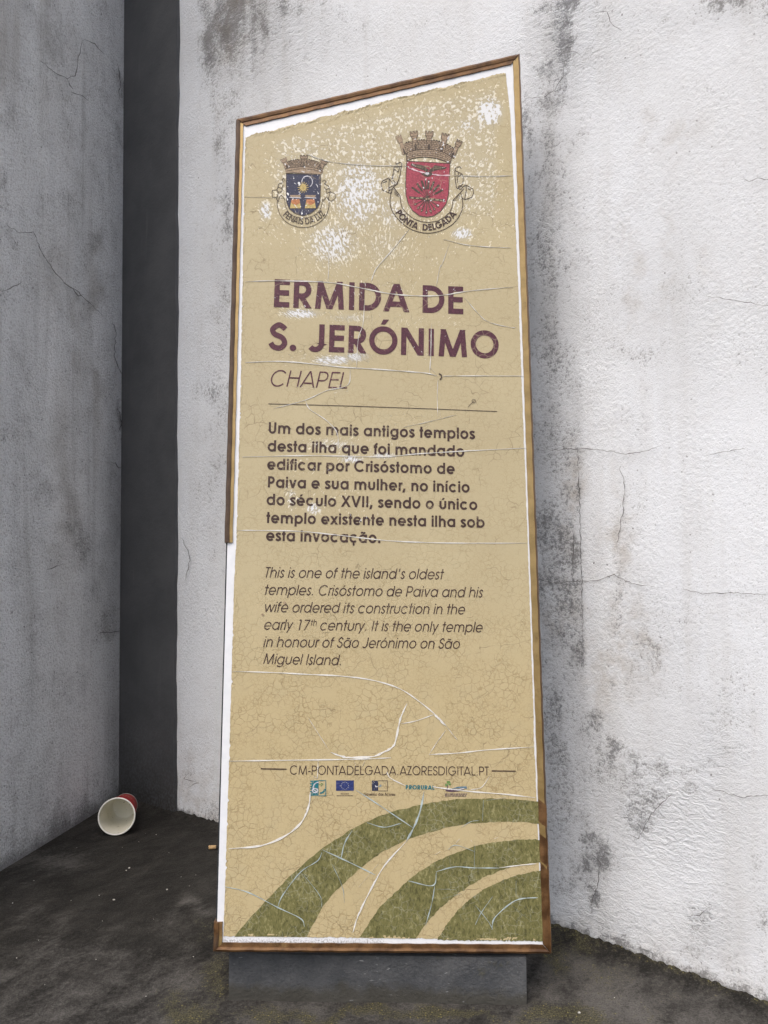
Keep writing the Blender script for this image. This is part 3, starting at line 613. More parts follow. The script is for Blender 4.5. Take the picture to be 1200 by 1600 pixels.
def mat_block():
    s = NT('painted_concrete_block'); a = s.noise(14, 6, 0.65); f = s.noise(170, 5, 0.7)
    col = s.mix(s.step(s.math('ADD', a, s.math('MULTIPLY', f, 0.4)), 0.5, 0.95), (0.052, 0.056, 0.062, 1), (0.105, 0.108, 0.112, 1))
    w = s.step(s.math('ADD', s.noise(24, 4, 0.7, s.scale(s.obj, (0.8, 1.4, 1))), s.math('MULTIPLY', f, 0.35)), 0.88, 0.98); col = s.mix(s.math('MULTIPLY', w, 0.55), col, (0.30, 0.31, 0.30, 1))
    mo = s.step(s.math('ADD', s.noise(19, 5, 0.7), s.math('MULTIPLY', f, 0.4)), 0.80, 0.95); col = s.mix(s.math('MULTIPLY', mo, 0.45), col, (0.075, 0.07, 0.035, 1))
    sep = s.n('ShaderNodeSeparateXYZ'); s.put(sep.inputs[0], s.obj); lo = s.step(s.math('ADD', sep.outputs[1], s.math('MULTIPLY', s.math('SUBTRACT', s.noise(30, 5, 0.7), 0.5), 0.04)), -0.048, -0.066)
    col = s.mix(s.math('MULTIPLY', lo, 0.6), col, (0.05, 0.044, 0.028, 1))
    sc = s.math('MULTIPLY', s.step(s.noise(120, 3, 0.6, s.scale(s.obj, (0.5, 2, 1))), 0.64, 0.70), s.step(s.noise(12, 3), 0.5, 0.6)); col = s.mix(s.math('MULTIPLY', sc, 0.7), col, (0.38, 0.39, 0.39, 1))
    s.bump(s.math('ADD', f, s.math('MULTIPLY', a, 0.8)), 0.005, 0.7)
    return s.out(col, 0.8, 0.25)
base = obj('base_block', V, Fc, mat_block(), sgn); base['label'] = 'dark grey concrete base under the panel'

# ---- printed film
def edge_pts(pts):
    q = np.array([S(*p) for p in pts]); return q
def along(poly, t):
    d = np.r_[0, np.cumsum(np.hypot(*np.diff(poly, axis=0).T))]; d /= d[-1]
    return np.stack([np.interp(t, d, poly[:, 0]), np.interp(t, d, poly[:, 1])], 1)
eb = edge_pts([(349, 1463), (600, 1466), (847, 1470)]); et = edge_pts([(383.5, 213.5), (465, 192.5), (565, 167.5), (632, 150.5), (686, 138.5), (790, 113)])
el = edge_pts([(349, 1463), (358, 1180), (366, 900), (369, 848), (376, 600), (381, 300), (383.5, 213.5)]); er = edge_pts([(847, 1470), (838, 1240), (823, 800), (808, 400), (797.5, 178), (790, 113)])
NU, NV = 220, 420; su = np.linspace(0, 1, NU); tv = np.linspace(0, 1, NV)
b_, t_, l_, r_ = along(eb, su), along(et, su), along(el, tv), along(er, tv)
ss_, tt2 = np.meshgrid(su, tv)
Q = ((1 - tt2)[..., None] * b_[None] + tt2[..., None] * t_[None] + (1 - ss_)[..., None] * l_[:, None] + ss_[..., None] * r_[:, None]
     - ((1 - ss_) * (1 - tt2))[..., None] * b_[0] - (ss_ * (1 - tt2))[..., None] * b_[-1] - ((1 - ss_) * tt2)[..., None] * t_[0] - (ss_ * tt2)[..., None] * t_[-1])
def rag(n, amp, k):
    a = rng.randn(n); w = np.convolve(rng.randn(n + k), np.ones(k) / math.sqrt(k), 'same')[:n]
    return amp * (0.5 * a + 0.9 * w)
rt = rag(NU, 0.0011, 7) - 0.0006; rl = np.abs(rag(NV, 0.00035, 4)); rr = -np.abs(rag(NV, 0.0004, 5)); rb = np.abs(rag(NU, 0.0005, 4))
# occasional torn notches on the left side
for k in rng.randint(0, NV, 26): rl[k] += rng.uniform(0.0006, 0.0022)
for k in range(4):                       # raggedness fades over the outer rows
    w = (1, 0.6, 0.3, 0.1)[k]
    Q[-1 - k, :, 1] += rt * w; Q[:, k, 0] += rl * w; Q[:, -1 - k, 0] += rr * w; Q[k, :, 1] += rb * w
Z = np.full(Q.shape[:2], 0.0005)
for k in range(5): Z[-1 - k, :] += 0.0011 * (1, .7, .4, .2, .1)[k] * np.clip(rag(NU, 0.6, 9) + 0.4, 0, 1.4); Z[:, k] += 0.0008 * (1, .7, .4, .2, .1)[k] * np.clip(rag(NV, 0.6, 5) + 0.2, 0, 1.2)
for k in range(3): Z[k, :] += 0.0005 * (1, .6, .3)[k] * np.clip(rag(NU, 0.6, 5), 0, 1)
def to_px(q):                            # sign coordinates -> picture coordinates, for the peel map only
    q = np.asarray(q, float); Pw = np.array(O_S)[None] + q[:, 0:1] * np.array(U)[None] + q[:, 1:2] * np.array(Vv)[None]
    return project(Pw)
def peel_of(q): x, y = to_px(q); return density(x, y)
flat = Q.reshape(-1, 2)
film = obj('printed_film', np.c_[flat, Z.ravel()], grid_faces(NU, NV), M_FILM, sgn, attrs={'peel': peel_of(flat)}); film['label'] = 'cracked tan printed film with flaking white patches'

# ------------------------------------------------------------------ 2-D print builder
class Print:
    """collects flat printed shapes (sign coordinates) into one mesh; every stroke gets its own hair-thin level"""
    def __init__(s, z=0.0009): s.V, s.F, s.M, s.z, s.k = [], [], [], z, 0
    def add(s, V2d, F2d, mi, dz=0.0):
        o = len(s.V); z = s.z + dz + (s.k % 8) * 0.000022; s.k += 1
        s.V += [(a, b, z) for a, b in V2d]; s.F += [tuple(o + i for i in f) for f in F2d]; s.M += [mi] * len(F2d)
    def line(s, pts, w, mi, closed=False, sm=False, dz=0.00018, tf=S):
        q = [tf(*p) for p in (smooth_path(pts) if sm else pts)]
        s.add(*ribbon(q, w, closed), mi, dz)
    def poly(s, pts, mi, dz=0.0, tf=S, sm=False):
        q = [tf(*p) for p in (smooth_path(pts) if sm else pts)]
        ar = sum(q[i - 1][0] * q[i][1] - q[i][0] * q[i - 1][1] for i in range(len(q)))
        if ar < 0: q = q[::-1]
        s.add(q, [tuple(range(len(q)))], mi, dz)
    def build(s, name, parent):
        used = sorted(set(s.M)); mats = [M_PRINT[i] for i in used]
        return obj(name, s.V, s.F, mats, parent, fm=[used.index(i) for i in s.M], attrs={'peel': peel_of(np.array(s.V)[:, :2])})
I_FILM, I_TEXT, I_TITLE, I_LINE, I_RED, I_NAVY, I_STONE, I_YEL, I_ORA, I_SILV, I_TEAL, I_BLUE, I_GREEN, I_PURP, I_STEEL = range(15)

# ------------------------------------------------------------------ geometric sans lettering drawn from strokes
BOOK = dict(zip('ABCDEFGHIJKLMNOPQRSTUVWXYZ', (740, 574, 813, 744, 536, 485, 872, 683, 226, 482, 591, 462, 919, 740, 869, 592, 871, 607, 498, 426, 655, 702, 960, 609, 592, 480)))
BOOK.update(dict(zip('abcdefghijklmnopqrstuvwxyz', (683, 682, 647, 685, 650, 314, 673, 610, 200, 203, 502, 200, 938, 610, 655, 682, 682, 301, 388, 339, 608, 554, 831, 480, 536, 425))))
BOOK.update({'.': 277, ',': 277, '-': 332, ' ': 277, '1': 554, '7': 554, "'": 300})
DEMI = dict(zip('ABCDEFGHIJKLMNOPQRSTUVWXYZ', (740, 580, 780, 700, 520, 480, 840, 680, 280, 480, 620, 440, 900, 740, 840, 560, 840, 580, 520, 420, 640, 700, 900, 680, 620, 500)))
DEMI.update(dict(zip('abcdefghijklmnopqrstuvwxyz', (660, 660, 640, 660, 640, 280, 660, 600, 240, 260, 580, 240, 940, 600, 640, 660, 660, 320, 440, 300, 600, 560, 800, 560, 580, 460))))
DEMI.update({'.': 280, ',': 280, '-': 420, ' ': 280, '1': 560, '7': 560, "'": 300})
BASE = {'ó': ('o', 'acute'), 'í': ('ı', 'acute'), 'ú': ('u', 'acute'), 'é': ('e', 'acute'), 'Ó': ('O', 'ACUTE'), 'ã': ('a', 'tilde'), 'ç': ('c', 'ced')}
def arc(cx, cy, rx, ry, a0, a1, n=None):
    n = n or max(4, int(abs(a1 - a0) / 11)); return [(cx + rx * math.cos(R(a0 + (a1 - a0) * i / n)), cy + ry * math.sin(R(a0 + (a1 - a0) * i / n))) for i in range(n + 1)]
def glyph(c, w, T):
    """strokes of one letter in 1/1000 em: ('s', points, closed) a pen stroke, ('d', x0,y0,x1,y1) a flat-cut diagonal, ('p', points) a filled shape"""
    h, x, hw = 740, 547, w / 2; W = T.get(c, 300); L = []
    s = lambda *p, cl=False: L.append(('s', list(p), cl)); d = lambda *a: L.append(('d',) + a)
    ls = 62 + hw; ra = (x + 28) / 2 - hw; cy = x / 2
    if c in 'ı': W = T['i']
    # lower case
    if c in 'adgq':
        cx = 40 + ra + hw; rs = W - 58 - hw; L.append(('s', arc(cx, cy, min(ra, (rs + hw * .6) - cx), ra, 0, 360, 30)[:-1], True))
        if c == 'a': s((rs, 0), (rs, x))
        if c == 'd': s((rs, 0), (rs, h))
        if c == 'q': s((rs, -192), (rs, x))
        if c == 'g': s((rs, x), (rs, 0), *arc(cx, 0, rs - cx, 203 - hw, -12, -150))
    elif c in 'bp':
        cx = W - 40 - ra - hw; L.append(('s', arc(cx, cy, min(ra, cx - (ls - hw * .6)), ra, 0, 360, 30)[:-1], True)); s((ls, 0 if c == 'b' else -192), (ls, h if c == 'b' else x))
    elif c == 'o': L.append(('s', arc(W / 2, cy, W / 2 - 40 - hw, ra, 0, 360, 30)[:-1], True))
    elif c == 'c': s(*arc(40 + ra + hw, cy, ra, ra, 42, 318))
    elif c == 'e':
        cx = W / 2; rx = W / 2 - 36 - hw; s((cx - rx + 4, cy - 12), (cx + rx - 2, cy - 12), *arc(cx, cy, rx, ra, 4, 318))
    elif c == 'f':
        cx = 110 + hw * .4; r_ = 120; s((cx, 0), (cx, h - r_ + 10 - hw), *arc(cx + r_, h - r_ + 10 - hw, r_, r_, 180, 80)); s((18, x - hw), (W - 18, x - hw))
    elif c in 'hnmr':
        s((ls, 0), (ls, h if c == 'h' else x))
        if c == 'r':
            r_ = W - ls - 10; s(*arc(ls + r_, x - r_ + 10 - hw, r_, r_, 176, 82))
        else:
            k = 2 if c == 'm' else 1; rs = W - 62 - hw; stp = (rs - ls) / k
            for i in range(k):
                r_ = stp / 2; a0 = ls + stp * i; yc = x + 12 - hw - r_; s((a0 + stp, 0), (a0 + stp, yc), *arc(a0 + r_, yc, r_, r_, 0, 178))
    elif c in 'iıl':
        cx = W / 2; s((cx, 0), (cx, h if c == 'l' else x))
        if c == 'i': L.append(('p', arc(cx, h - hw * 1.05, hw * 1.15, hw * 1.15, 0, 360, 10)[:-1]))
    elif c == 'k': s((ls, 0), (ls, h)); d(ls + 40, 250, W - 110, x); d(W - 80, 0, ls + 130, 310)
    elif c == 's':
        s(*smooth_path([(W - 62, x - 110), (W * .66, x - hw + 2), (W * .44, x - hw + 10), (70 + hw * .5, x - 130), (W * .40, x * .56), (W * .60, x * .47), (W - 42 - hw * .6, x * .27), (W * .58, hw - 10), (W * .40, hw - 10), (42 + hw * .3, 120)], 5))
    elif c == 't': s((W / 2, 0), (W / 2, h - 10)); s((22, x - hw), (W - 22, x - hw))
    elif c == 'u':
        rs = W - 62 - hw; r_ = (rs - ls) / 2; yc = r_ + hw - 12; s((ls, x), (ls, yc), *arc(ls + r_, yc, r_, r_, 180, 360), (rs, x))
    elif c == 'v': d(W / 2, 0, 30 + hw, x); d(W / 2, 0, W - 30 - hw, x)
    elif c == 'w':
        for a0, b0 in ((.27, .05), (.27, .5), (.73, .5), (.73, .95)): d(W * a0, 0, W * b0, x)
    elif c == 'x': d(24 + hw, 0, W - 24 - hw, x); d(W - 24 - hw, 0, 24 + hw, x)
    elif c == 'y': d(W / 2 + 6, 30, 24 + hw, x); d(W * .30, -192, W - 24 - hw, x)
    elif c == 'z': s((40, x - hw), (W - 40, x - hw)); d(44 + hw, w * .5, W - 50 - hw, x - w * .5); s((36, hw), (W - 36, hw))
    # capitals
    elif c == 'A': d(20 + hw, 0, W / 2 - hw * .12, h); d(W - 20 - hw, 0, W / 2 + hw * .12, h); s((W * .24, h * .24 + hw * .3), (W * .76, h * .24 + hw * .3))
    elif c == 'B':
        s((ls, 0), (ls, h)); r1 = (h * .46 - hw) / 2 + hw * .0; y1 = h - hw; y0 = h * .53; r1 = (y1 - y0) / 2; s((ls, y1), (W - 80 - r1 - hw, y1), *arc(W - 80 - r1 - hw, y0 + r1, r1, r1, 90, -90), (ls, y0)); r2 = (y0 - hw) / 2; s((ls, hw), (W - 45 - r2 - hw, hw), *arc(W - 45 - r2 - hw, hw + r2, r2, r2, -90, 90), (ls, y0))
    elif c in 'CG':
        r_ = 384 - hw; cx = 44 + 384; 
        if c == 'C': s(*arc(cx, h / 2, r_, r_, 42, 318))
        else: s(*arc(cx, h / 2, r_, r_, 40, 352), (cx + r_, h / 2 - hw * .6), (cx + 10, h / 2 - hw * .6))
    elif c == 'D':
        r_ = h / 2 - hw; cx = W - 44 - h / 2; s((ls, hw), (cx, hw), *arc(cx, h / 2, r_, r_, -90, 90), (ls, h - hw), cl=True); L[-1] = ('s', [(ls, hw), (cx, hw)] + arc(cx, h / 2, r_, r_, -88, 88) + [(cx, h - hw), (ls, h - hw)], True)
    elif c in 'EF':
        s((ls, 0), (ls, h)); s((ls, h - hw), (W - 50, h - hw)); s((ls, h * .52), (W - 62, h * .52))
        if c == 'E': s((ls, hw), (W - 46, hw))
    elif c == 'H': s((ls, 0), (ls, h)); s((W - ls, 0), (W - ls, h)); s((ls, h * .55), (W - ls, h * .55))
    elif c == 'I': s((W / 2, 0), (W / 2, h))
    elif c == 'J': rs = W - 70 - hw; r_ = (rs - 36 - hw * .2) / 2 + 20; s((rs, h), (rs, r_ + hw - 14), *arc(rs - r_, r_ + hw - 14, r_, r_, 0, -142))
    elif c == 'L': s((ls, h), (ls, hw), (W - 24, hw))
    elif c == 'M': d(62 + hw, 0, 150 + hw * .6, h); d(W / 2, 0, 150 + hw * .4, h); d(W / 2, 0, W - 150 - hw * .4, h); d(W - 62 - hw, 0, W - 150 - hw * .6, h)
    elif c == 'N': s((ls, 0), (ls, h)); s((W - ls, 0), (W - ls, h)); d(W - ls - hw * .1, 0, ls + hw * .1, h)
    elif c == 'O': r_ = 384 - hw; L.append(('s', arc(W / 2, h / 2, min(r_, W / 2 - 36 - hw), r_, 0, 360, 36)[:-1], True))
    elif c in 'PR':
        s((ls, 0), (ls, h)); y0 = h * .43; r_ = (h - hw - y0) / 2; cx = W - 48 - r_ - hw; s((ls, h - hw), (cx, h - hw), *arc(cx, y0 + r_, r_, r_, 88, -88), (cx, y0), (ls, y0))
        if c == 'R': d(W - 40 - hw, 0, W * .45, y0)
    elif c == 'S':
        s(*smooth_path([(W - 80, h - 165), (W * .68, h - hw - 22), (W * .48, h - hw + 10), (62 + hw * .6, h - 180), (W * .30, h * .59), (W * .52, h * .52), (W * .74, h * .43), (W - 44 - hw * .6, h * .25), (W * .66, hw + 4), (W * .46, hw - 10), (W * .24, hw + 34), (44 + hw * .3, 190)], 5))
    elif c == 'T': s((W / 2, 0), (W / 2, h - hw)); s((14, h - hw), (W - 14, h - hw))
    elif c == 'U': rs = W - ls - 6; r_ = (rs - ls - 6) / 2; s((ls + 6, h), (ls + 6, r_ + hw - 14), *arc(ls + 6 + r_, r_ + hw - 14, r_, r_, 180, 360), (rs, h))
    elif c == 'V': d(W / 2, 0, 22 + hw, h); d(W / 2, 0, W - 22 - hw, h)
    elif c == 'X': d(24 + hw, 0, W - 40 - hw, h); d(W - 24 - hw, 0, 40 + hw, h)
    elif c == 'Z': s((36, h - hw), (W - 36, h - hw)); d(40 + hw, w * .5, W - 40 - hw, h - w * .5); s((24, hw), (W - 24, hw))
    elif c == '1': s((W * .55, 0), (W * .55, h - hw), (W * .30, h - hw))
    elif c == '7': s((50, h - hw), (W - 70, h - hw)); d(W * .32, 0, W - 84 - hw * .4, h - w * .5)
    elif c == '.': L.append(('p', arc(W / 2, hw * 1.1, hw * 1.25, hw * 1.25, 0, 360, 12)[:-1]))
    elif c == ',': d(W / 2 - 60, -110, W / 2 + 10, w * 1.1)
    elif c == "'": d(W / 2 - 16, h - 240, W / 2 + 10, h)
    elif c == '-': s((40, 255), (W - 40, 255))
    return W, L
def text_line(pr, txt, p0, p1, em_h, w, T, mi, shear=0.0, dz=0.0):
    """one line of lettering fitted between two baseline points (picture coordinates), cap height em_h in the same units"""
    a, b = np.array(S(*p0)), np.array(S(*p1)); e = (b - a) / np.linalg.norm(b - a); up = np.array([-e[1], e[0]])
    mpx = np.linalg.norm(np.array(S(p0[0], p0[1] - em_h)) - a); sy = mpx / 740.0
    items = []; xcur = 0.0; sup = False
    for ch in txt:
        if ch == '^': sup = True; continue
        if ch == '~': sup = False; continue
        g, acc = BASE.get(ch, (ch, None)); k = 0.58 if sup else 1.0
        W, L = glyph(g, w * (1.15 if sup else 1), T); items.append((xcur, L, acc, k, 330 if sup else 0, W)); xcur += W * k
    lsb = 55; tot = xcur - 110; sx = np.linalg.norm(b - a) / tot
    def T2(x, y, x0, k, dy): X_ = (x0 + x * k - lsb); Y_ = y * k + dy; return tuple(a + e * (X_ * sx + shear * Y_ * sy) + up * (Y_ * sy))
    wr = (sx + sy) / 2
    for x0, L, acc, k, dy, W in items:
        for st in L:
            if st[0] == 's':
                V_, F_ = ribbon(st[1], w, st[2]); pr.add([T2(x, y, x0, k, dy) for x, y in V_], F_, mi, dz)
            elif st[0] == 'p': pr.add([T2(x, y, x0, k, dy) for x, y in st[1]], [tuple(range(len(st[1])))], mi, dz)
            else:
                _, ax, ay, bx, by = st; ln = math.hypot(bx - ax, by - ay); q = (w / 2) * ln / abs(by - ay); V_ = [(ax - q, ay), (ax + q, ay), (bx + q, by), (bx - q, by)]
                if by < ay: V_ = V_[::-1]
                pr.add([T2(x, y, x0, k, dy) for x, y in V_], [(0, 1, 2, 3)], mi, dz)
        if acc:
            xm = x0 + W / 2; top = 740 if acc == 'ACUTE' else 547
            if acc in ('acute', 'ACUTE'): V_ = [(xm - 40 - w * .25, top + 60), (xm - 40 + w * .55, top + 60), (xm + 60 + w * .6, top + 200), (xm + 60 - w * .5, top + 200)]; F_ = [(0, 1, 2, 3)]
            elif acc == 'tilde': V_, F_ = ribbon(smooth_path([(xm - 140, top + 75), (xm - 70, top + 135), (xm + 60, top + 85), (xm + 140, top + 150)]), w * .75)
            else: V_, F_ = ribbon([(xm + 20, -5), (xm - 10, -70), (xm + 50, -95), (xm + 40, -150), (xm - 50, -160)], w * .6)
            pr.add([T2(x, y, 0, 1, 0) for x, y in V_], F_, mi, dz)

# title
p = Print(); text_line(p, 'ERMIDA DE', (427.3, 480), (723.3, 491.3), 43.5, 142, DEMI, I_TITLE); text_line(p, 'S. JERÓNIMO', (422, 547), (778, 560.3), 43, 142, DEMI, I_TITLE)
p.build('title_lettering', film)
p = Print(); text_line(p, 'CHAPEL', (420.7, 603.6), (541, 607.3), 25.5, 62, BOOK, I_TITLE, 0.2); p.build('subtitle_lettering', film)
p = Print(); p.line([(419.3, 631.2), (540, 634.4), (660, 638.6), (776.7, 643.2)], 0.0011, I_LINE); p.build('divider_line', film)
p = Print()
for t, x0, y0, x1, y1 in [('Um dos mais antigos templos', 419.3, 677.3, 741.3, 686.3), ('desta ilha que foi mandado', 418.3, 705.3, 725, 713.7), ('edificar por Crisóstomo de', 417.7, 733.7, 710, 741),
                          ('Paiva e sua mulher, no início', 418.3, 761.7, 733.3, 769.7), ('do século XVII, sendo o único', 416.7, 789, 745.3, 797), ('templo existente nesta ilha sob', 416.7, 817.3, 756.7, 824.7), ('esta invocação.', 416, 845, 594.3, 848.7)]:
    text_line(p, t, (x0, y0), (x1, y1), 17.6, 142, DEMI, I_TEXT)
p.build('main_text_lettering', film)
p = Print()
for t, x0, y0, x1, y1 in [("This is one of the island's oldest", 413, 902.3, 691, 905.3), ('temples. Crisóstomo de Paiva and his', 412.5, 929.3, 752.5, 933.5), ('wife ordered its construction in the', 412.5, 956.3, 725, 960),
                          ('early 17^th~ century. It is the only temple', 412, 983.7, 752.5, 988), ('in honour of São Jerónimo on São', 411.3, 1010.7, 717, 1013.7), ('Miguel Island.', 411, 1037.3, 533, 1039.5)]:
    text_line(p, t, (x0, y0), (x1, y1), 16.4, 80, BOOK, I_TEXT, 0.2)
p.build('english_text_lettering', film)
p = Print(); text_line(p, 'CM-PONTADELGADA.AZORESDIGITAL.PT', (453, 1210), (763, 1211.6), 14.2, 76, BOOK, I_TEXT)
p.line([(407.5, 1201), (447.8, 1201.6)], 0.0016, I_TEXT); p.line([(768, 1204.2), (805.6, 1204.7)], 0.0016, I_TEXT)
p.build('web_address_lettering', film)

for pts_, w_, mi_ in (([(685.5, 584.5), (689, 586), (690, 590), (687, 594)], 0.0021, I_LINE), (arc(740, 627, 3, 2.6, 0, 330, 9) + [(737, 630), (731, 636)], 0.0007, I_LINE), ([(444, 940), (446, 944)], 0.003, I_STONE), ([(410, 959), (411, 962)], 0.003, I_STONE)):
    p = Print(0.0015); p.line(pts_, w_, mi_, dz=0.0002); p.build('puncture_mark', film)

# ---- green arcs of the printed meadow
def c7(pts): return [(330 + x / 2.222, 1160 + y / 2.222) for x, y in pts]
def green(outer, inner):
    a = smooth_path(c7(outer), 8); b = smooth_path(c7(inner), 8); n = 70
    A = along(np.array([S(*q) for q in a]), np.linspace(0, 1, n)); B = along(np.array([S(*q) for q in b]), np.linspace(0, 1, n)); m = 8; V = []
    for j in range(m):
        for i in range(n):
            q = A[i] + (B[i] - A[i]) * j / (m - 1); k = 0.0005 if j in (0, m - 1) else 0; V.append((q[0] + rng.randn() * k, q[1] + rng.randn() * k, 0.00072))
    return obj('green_arc', V, [f[::-1] for f in grid_faces(n, m)], M_GRASS, film)
green([(80, 673), (180, 560), (300, 440), (420, 345), (560, 265), (700, 222), (820, 201), (940, 195), (1050, 198), (1141, 207)], [(330, 675), (395, 560), (480, 470), (580, 390), (700, 330), (820, 295), (900, 282), (1000, 275), (1080, 277), (1143, 282)])
green([(515, 677), (580, 580), (660, 500), (750, 430), (860, 380), (960, 350), (1060, 338), (1146, 337)], [(710, 681), (770, 600), (850, 530), (940, 472), (1030, 436), (1090, 422), (1149, 414)])
green([(785, 683), (850, 590), (930, 520), (1020, 475), (1100, 452), (1150, 443)], [(787, 685), (900, 687), (1000, 688), (1080, 689), (1130, 690), (1157, 691)])

# ---- coat of arms with red shield
def tfz(ox, oy, k): return lambda x, y: S(ox + x / k, oy + y / k)
A3 = tfz(580, 190, 6.667); A8 = tfz(600, 195, 8.571); A15 = tfz(630, 250, 15.0)
LW_ = 0.0012
def tower(p, tf, bx, by, tx, ty, hw_, stone=I_STONE):
    a = np.array((bx, by), float); t = np.array((tx, ty), float); u = t - a; v = np.array((-u[1], u[0])) / np.linalg.norm(u) * hw_
    q = lambda s_, r_: tuple(a + u * r_ + v * s_)
    shaft = [q(-1, 0), q(-.72, .64), q(-1.15, .74), q(-1.2, 1), q(-.75, 1), q(-.75, .9), q(-.25, .9), q(-.25, 1), q(.25, 1), q(.25, .9), q(.75, .9), q(.75, 1), q(1.2, 1), q(1.15, .74), q(.72, .64), q(1, 0)]
    p.poly(shaft, stone, 0.00006, tf); p.line(shaft, LW_ * .8, I_LINE, True, tf=tf)
    p.line([q(-1.15, .74), q(1.15, .74)], LW_ * .7, I_LINE, tf=tf); p.line([q(-.72, .62), q(.72, .62)], LW_ * .7, I_LINE, tf=tf)
    p.poly([q(-.45, 0), q(-.45, .2), q(0, .34), q(.45, .2), q(.45, 0)], I_LINE, 0.00016, tf)
def bricks(p, tf, top, bot, rows, cols):
    t, b = along(np.array(smooth_path(top), float), np.linspace(0, 1, 24)), along(np.array(smooth_path(bot), float), np.linspace(0, 1, 24))
    for r_ in range(rows + 1):
        k = r_ / rows; p.line([tuple(t[i] * (1 - k) + b[i] * k) for i in range(24)], LW_ * .62, I_LINE, tf=tf)
        if r_ < rows:
            for c_ in range(cols):
                f_ = (c_ + .5 * (r_ % 2) + .25) / cols * 23; i = min(22, int(f_)); g_ = f_ - i; x_ = lambda kk: tuple((t[i] * (1 - kk) + b[i] * kk) * (1 - g_) + (t[i + 1] * (1 - kk) + b[i + 1] * kk) * g_)
                p.line([x_(k), x_((r_ + 1) / rows)], LW_ * .6, I_LINE, tf=tf)
p = Print()
shield = [(370, 415), (820, 440), (816, 540), (810, 650), (805, 760), (780, 860), (720, 940), (650, 985), (580, 998), (500, 985), (430, 930), (385, 860), (362, 770), (358, 650), (362, 540)]
p.poly(shield, I_RED, 0, A3); p.line(shield, LW_, I_LINE, True, tf=A3)
bt = [(300, 385), (380, 355), (500, 337), (600, 335), (700, 345), (800, 375), (905, 435)]; bb = [(300, 485), (400, 450), (500, 438), (600, 440), (700, 455), (800, 485), (885, 524)]
wt = [(268, 262), (390, 225), (500, 212), (600, 212), (700, 222), (830, 262), (940, 325)]
p.poly(wt + bt[::-1], I_STONE, 0, A8); p.poly(bt + bb[::-1], I_STONE, 0.00003, A8)
bricks(p, A8, wt, bt, 5, 17); bricks(p, A8, bt, bb, 4, 9); p.line(bt, LW_ * 1.2, I_LINE, tf=A8, sm=True); p.line(bb, LW_, I_LINE, tf=A8, sm=True)
p.line([bt[0], bb[0]], LW_, I_LINE, tf=A8); p.line([bt[-1], bb[-1]], LW_, I_LINE, tf=A8)
for x_, y_ in ((300, 238), (330, 230), (470, 205), (500, 203), (535, 203), (670, 208), (705, 213), (740, 222), (850, 265), (885, 285), (915, 305)): p.poly([(x_ - 11, y_ + 14), (x_ - 11, y_ - 6), (x_ + 11, y_ - 4), (x_ + 11, y_ + 16)], I_LINE, 0.0001, A8)
for q_ in ((282, 395, 190, 150, 30), (430, 340, 395, 93, 42), (600, 337, 607, 90, 42), (768, 368, 826, 124, 42), (905, 440, 1015, 215, 32)): tower(p, A8, *q_)
# bird and arrows on the shield
p.poly([(170, 95), (300, 108), (430, 125), (510, 160), (560, 210), (600, 235), (560, 285), (440, 240), (250, 175), (190, 150)], I_LINE, 0.00005, A15)
p.poly([(690, 180), (740, 130), (880, 150), (1030, 182), (960, 225), (800, 245), (650, 290), (590, 250)], I_LINE, 0.00005, A15)
for a_ in ([(200, 125), (420, 165)], [(260, 150), (460, 205)], [(730, 165), (960, 190)], [(720, 200), (900, 222)]): p.line(a_, 0.0007, I_STONE, tf=A15)
p.line([(500, 150), (600, 170), (650, 220)], 0.0016, I_STONE, tf=A15, sm=True)
p.poly([(510, 285), (640, 280), (700, 340), (640, 385), (560, 405), (480, 380), (425, 325)], I_LINE, 0.00008, A15); p.poly([(520, 300), (600, 300), (610, 340), (560, 365), (515, 340)], I_SILV, 0.00026, A15)
cx_, cy_ = 560, 905
for i, (x_, y_) in enumerate(((200, 650), (320, 555), (430, 490), (515, 470), (595, 470), (720, 510), (840, 590), (930, 705))):
    p.line([(cx_, cy_), (x_, y_)], 0.0008, I_LINE, tf=A15); m_ = (cx_ + (x_ - cx_) * .5, cy_ + (y_ - cy_) * .5); p.line([m_, (x_, y_)], 0.0036 if i not in (3,) else 0.0022, I_LINE, tf=A15)
for i, (x_, y_) in enumerate(((250, 1060), (330, 1155), (420, 1220), (540, 1272), (655, 1245), (745, 1190), (830, 1105))):
    p.line([(cx_, cy_), (x_, y_)], 0.0014, I_LINE, tf=A15); dx, dy = (x_ - cx_), (y_ - cy_); l_n = math.hypot(dx, dy); dx /= l_n; dy /= l_n
    d_ = [(x_ + dx * 20, y_ + dy * 20), (x_ - dy * 34 - dx * 50, y_ + dx * 34 - dy * 50), (x_ - dx * 70, y_ - dy * 70), (x_ + dy * 34 - dx * 50, y_ - dx * 34 - dy * 50)]
    p.poly(d_, I_LINE, 0.0002, A15); p.poly([(x_ - dx * 28 + (a - x_ + dx * 28) * .5, y_ - dy * 28 + (b - y_ + dy * 28) * .5) for a, b in d_], I_STONE, 0.0004, A15)
p.line([(140, 885), (300, 900), (560, 920), (800, 945), (970, 955)], 0.0042, I_LINE, tf=A15, sm=True)
for x_, y_, r_ in ((215, 903, 36), (335, 905, 40), (420, 893, 36), (540, 925, 24), (600, 920, 22), (680, 922, 48), (795, 945, 46), (885, 962, 36)): p.poly(arc(x_, y_, r_, 20, 0, 360, 10)[:-1], I_STONE, 0.00045, A15)
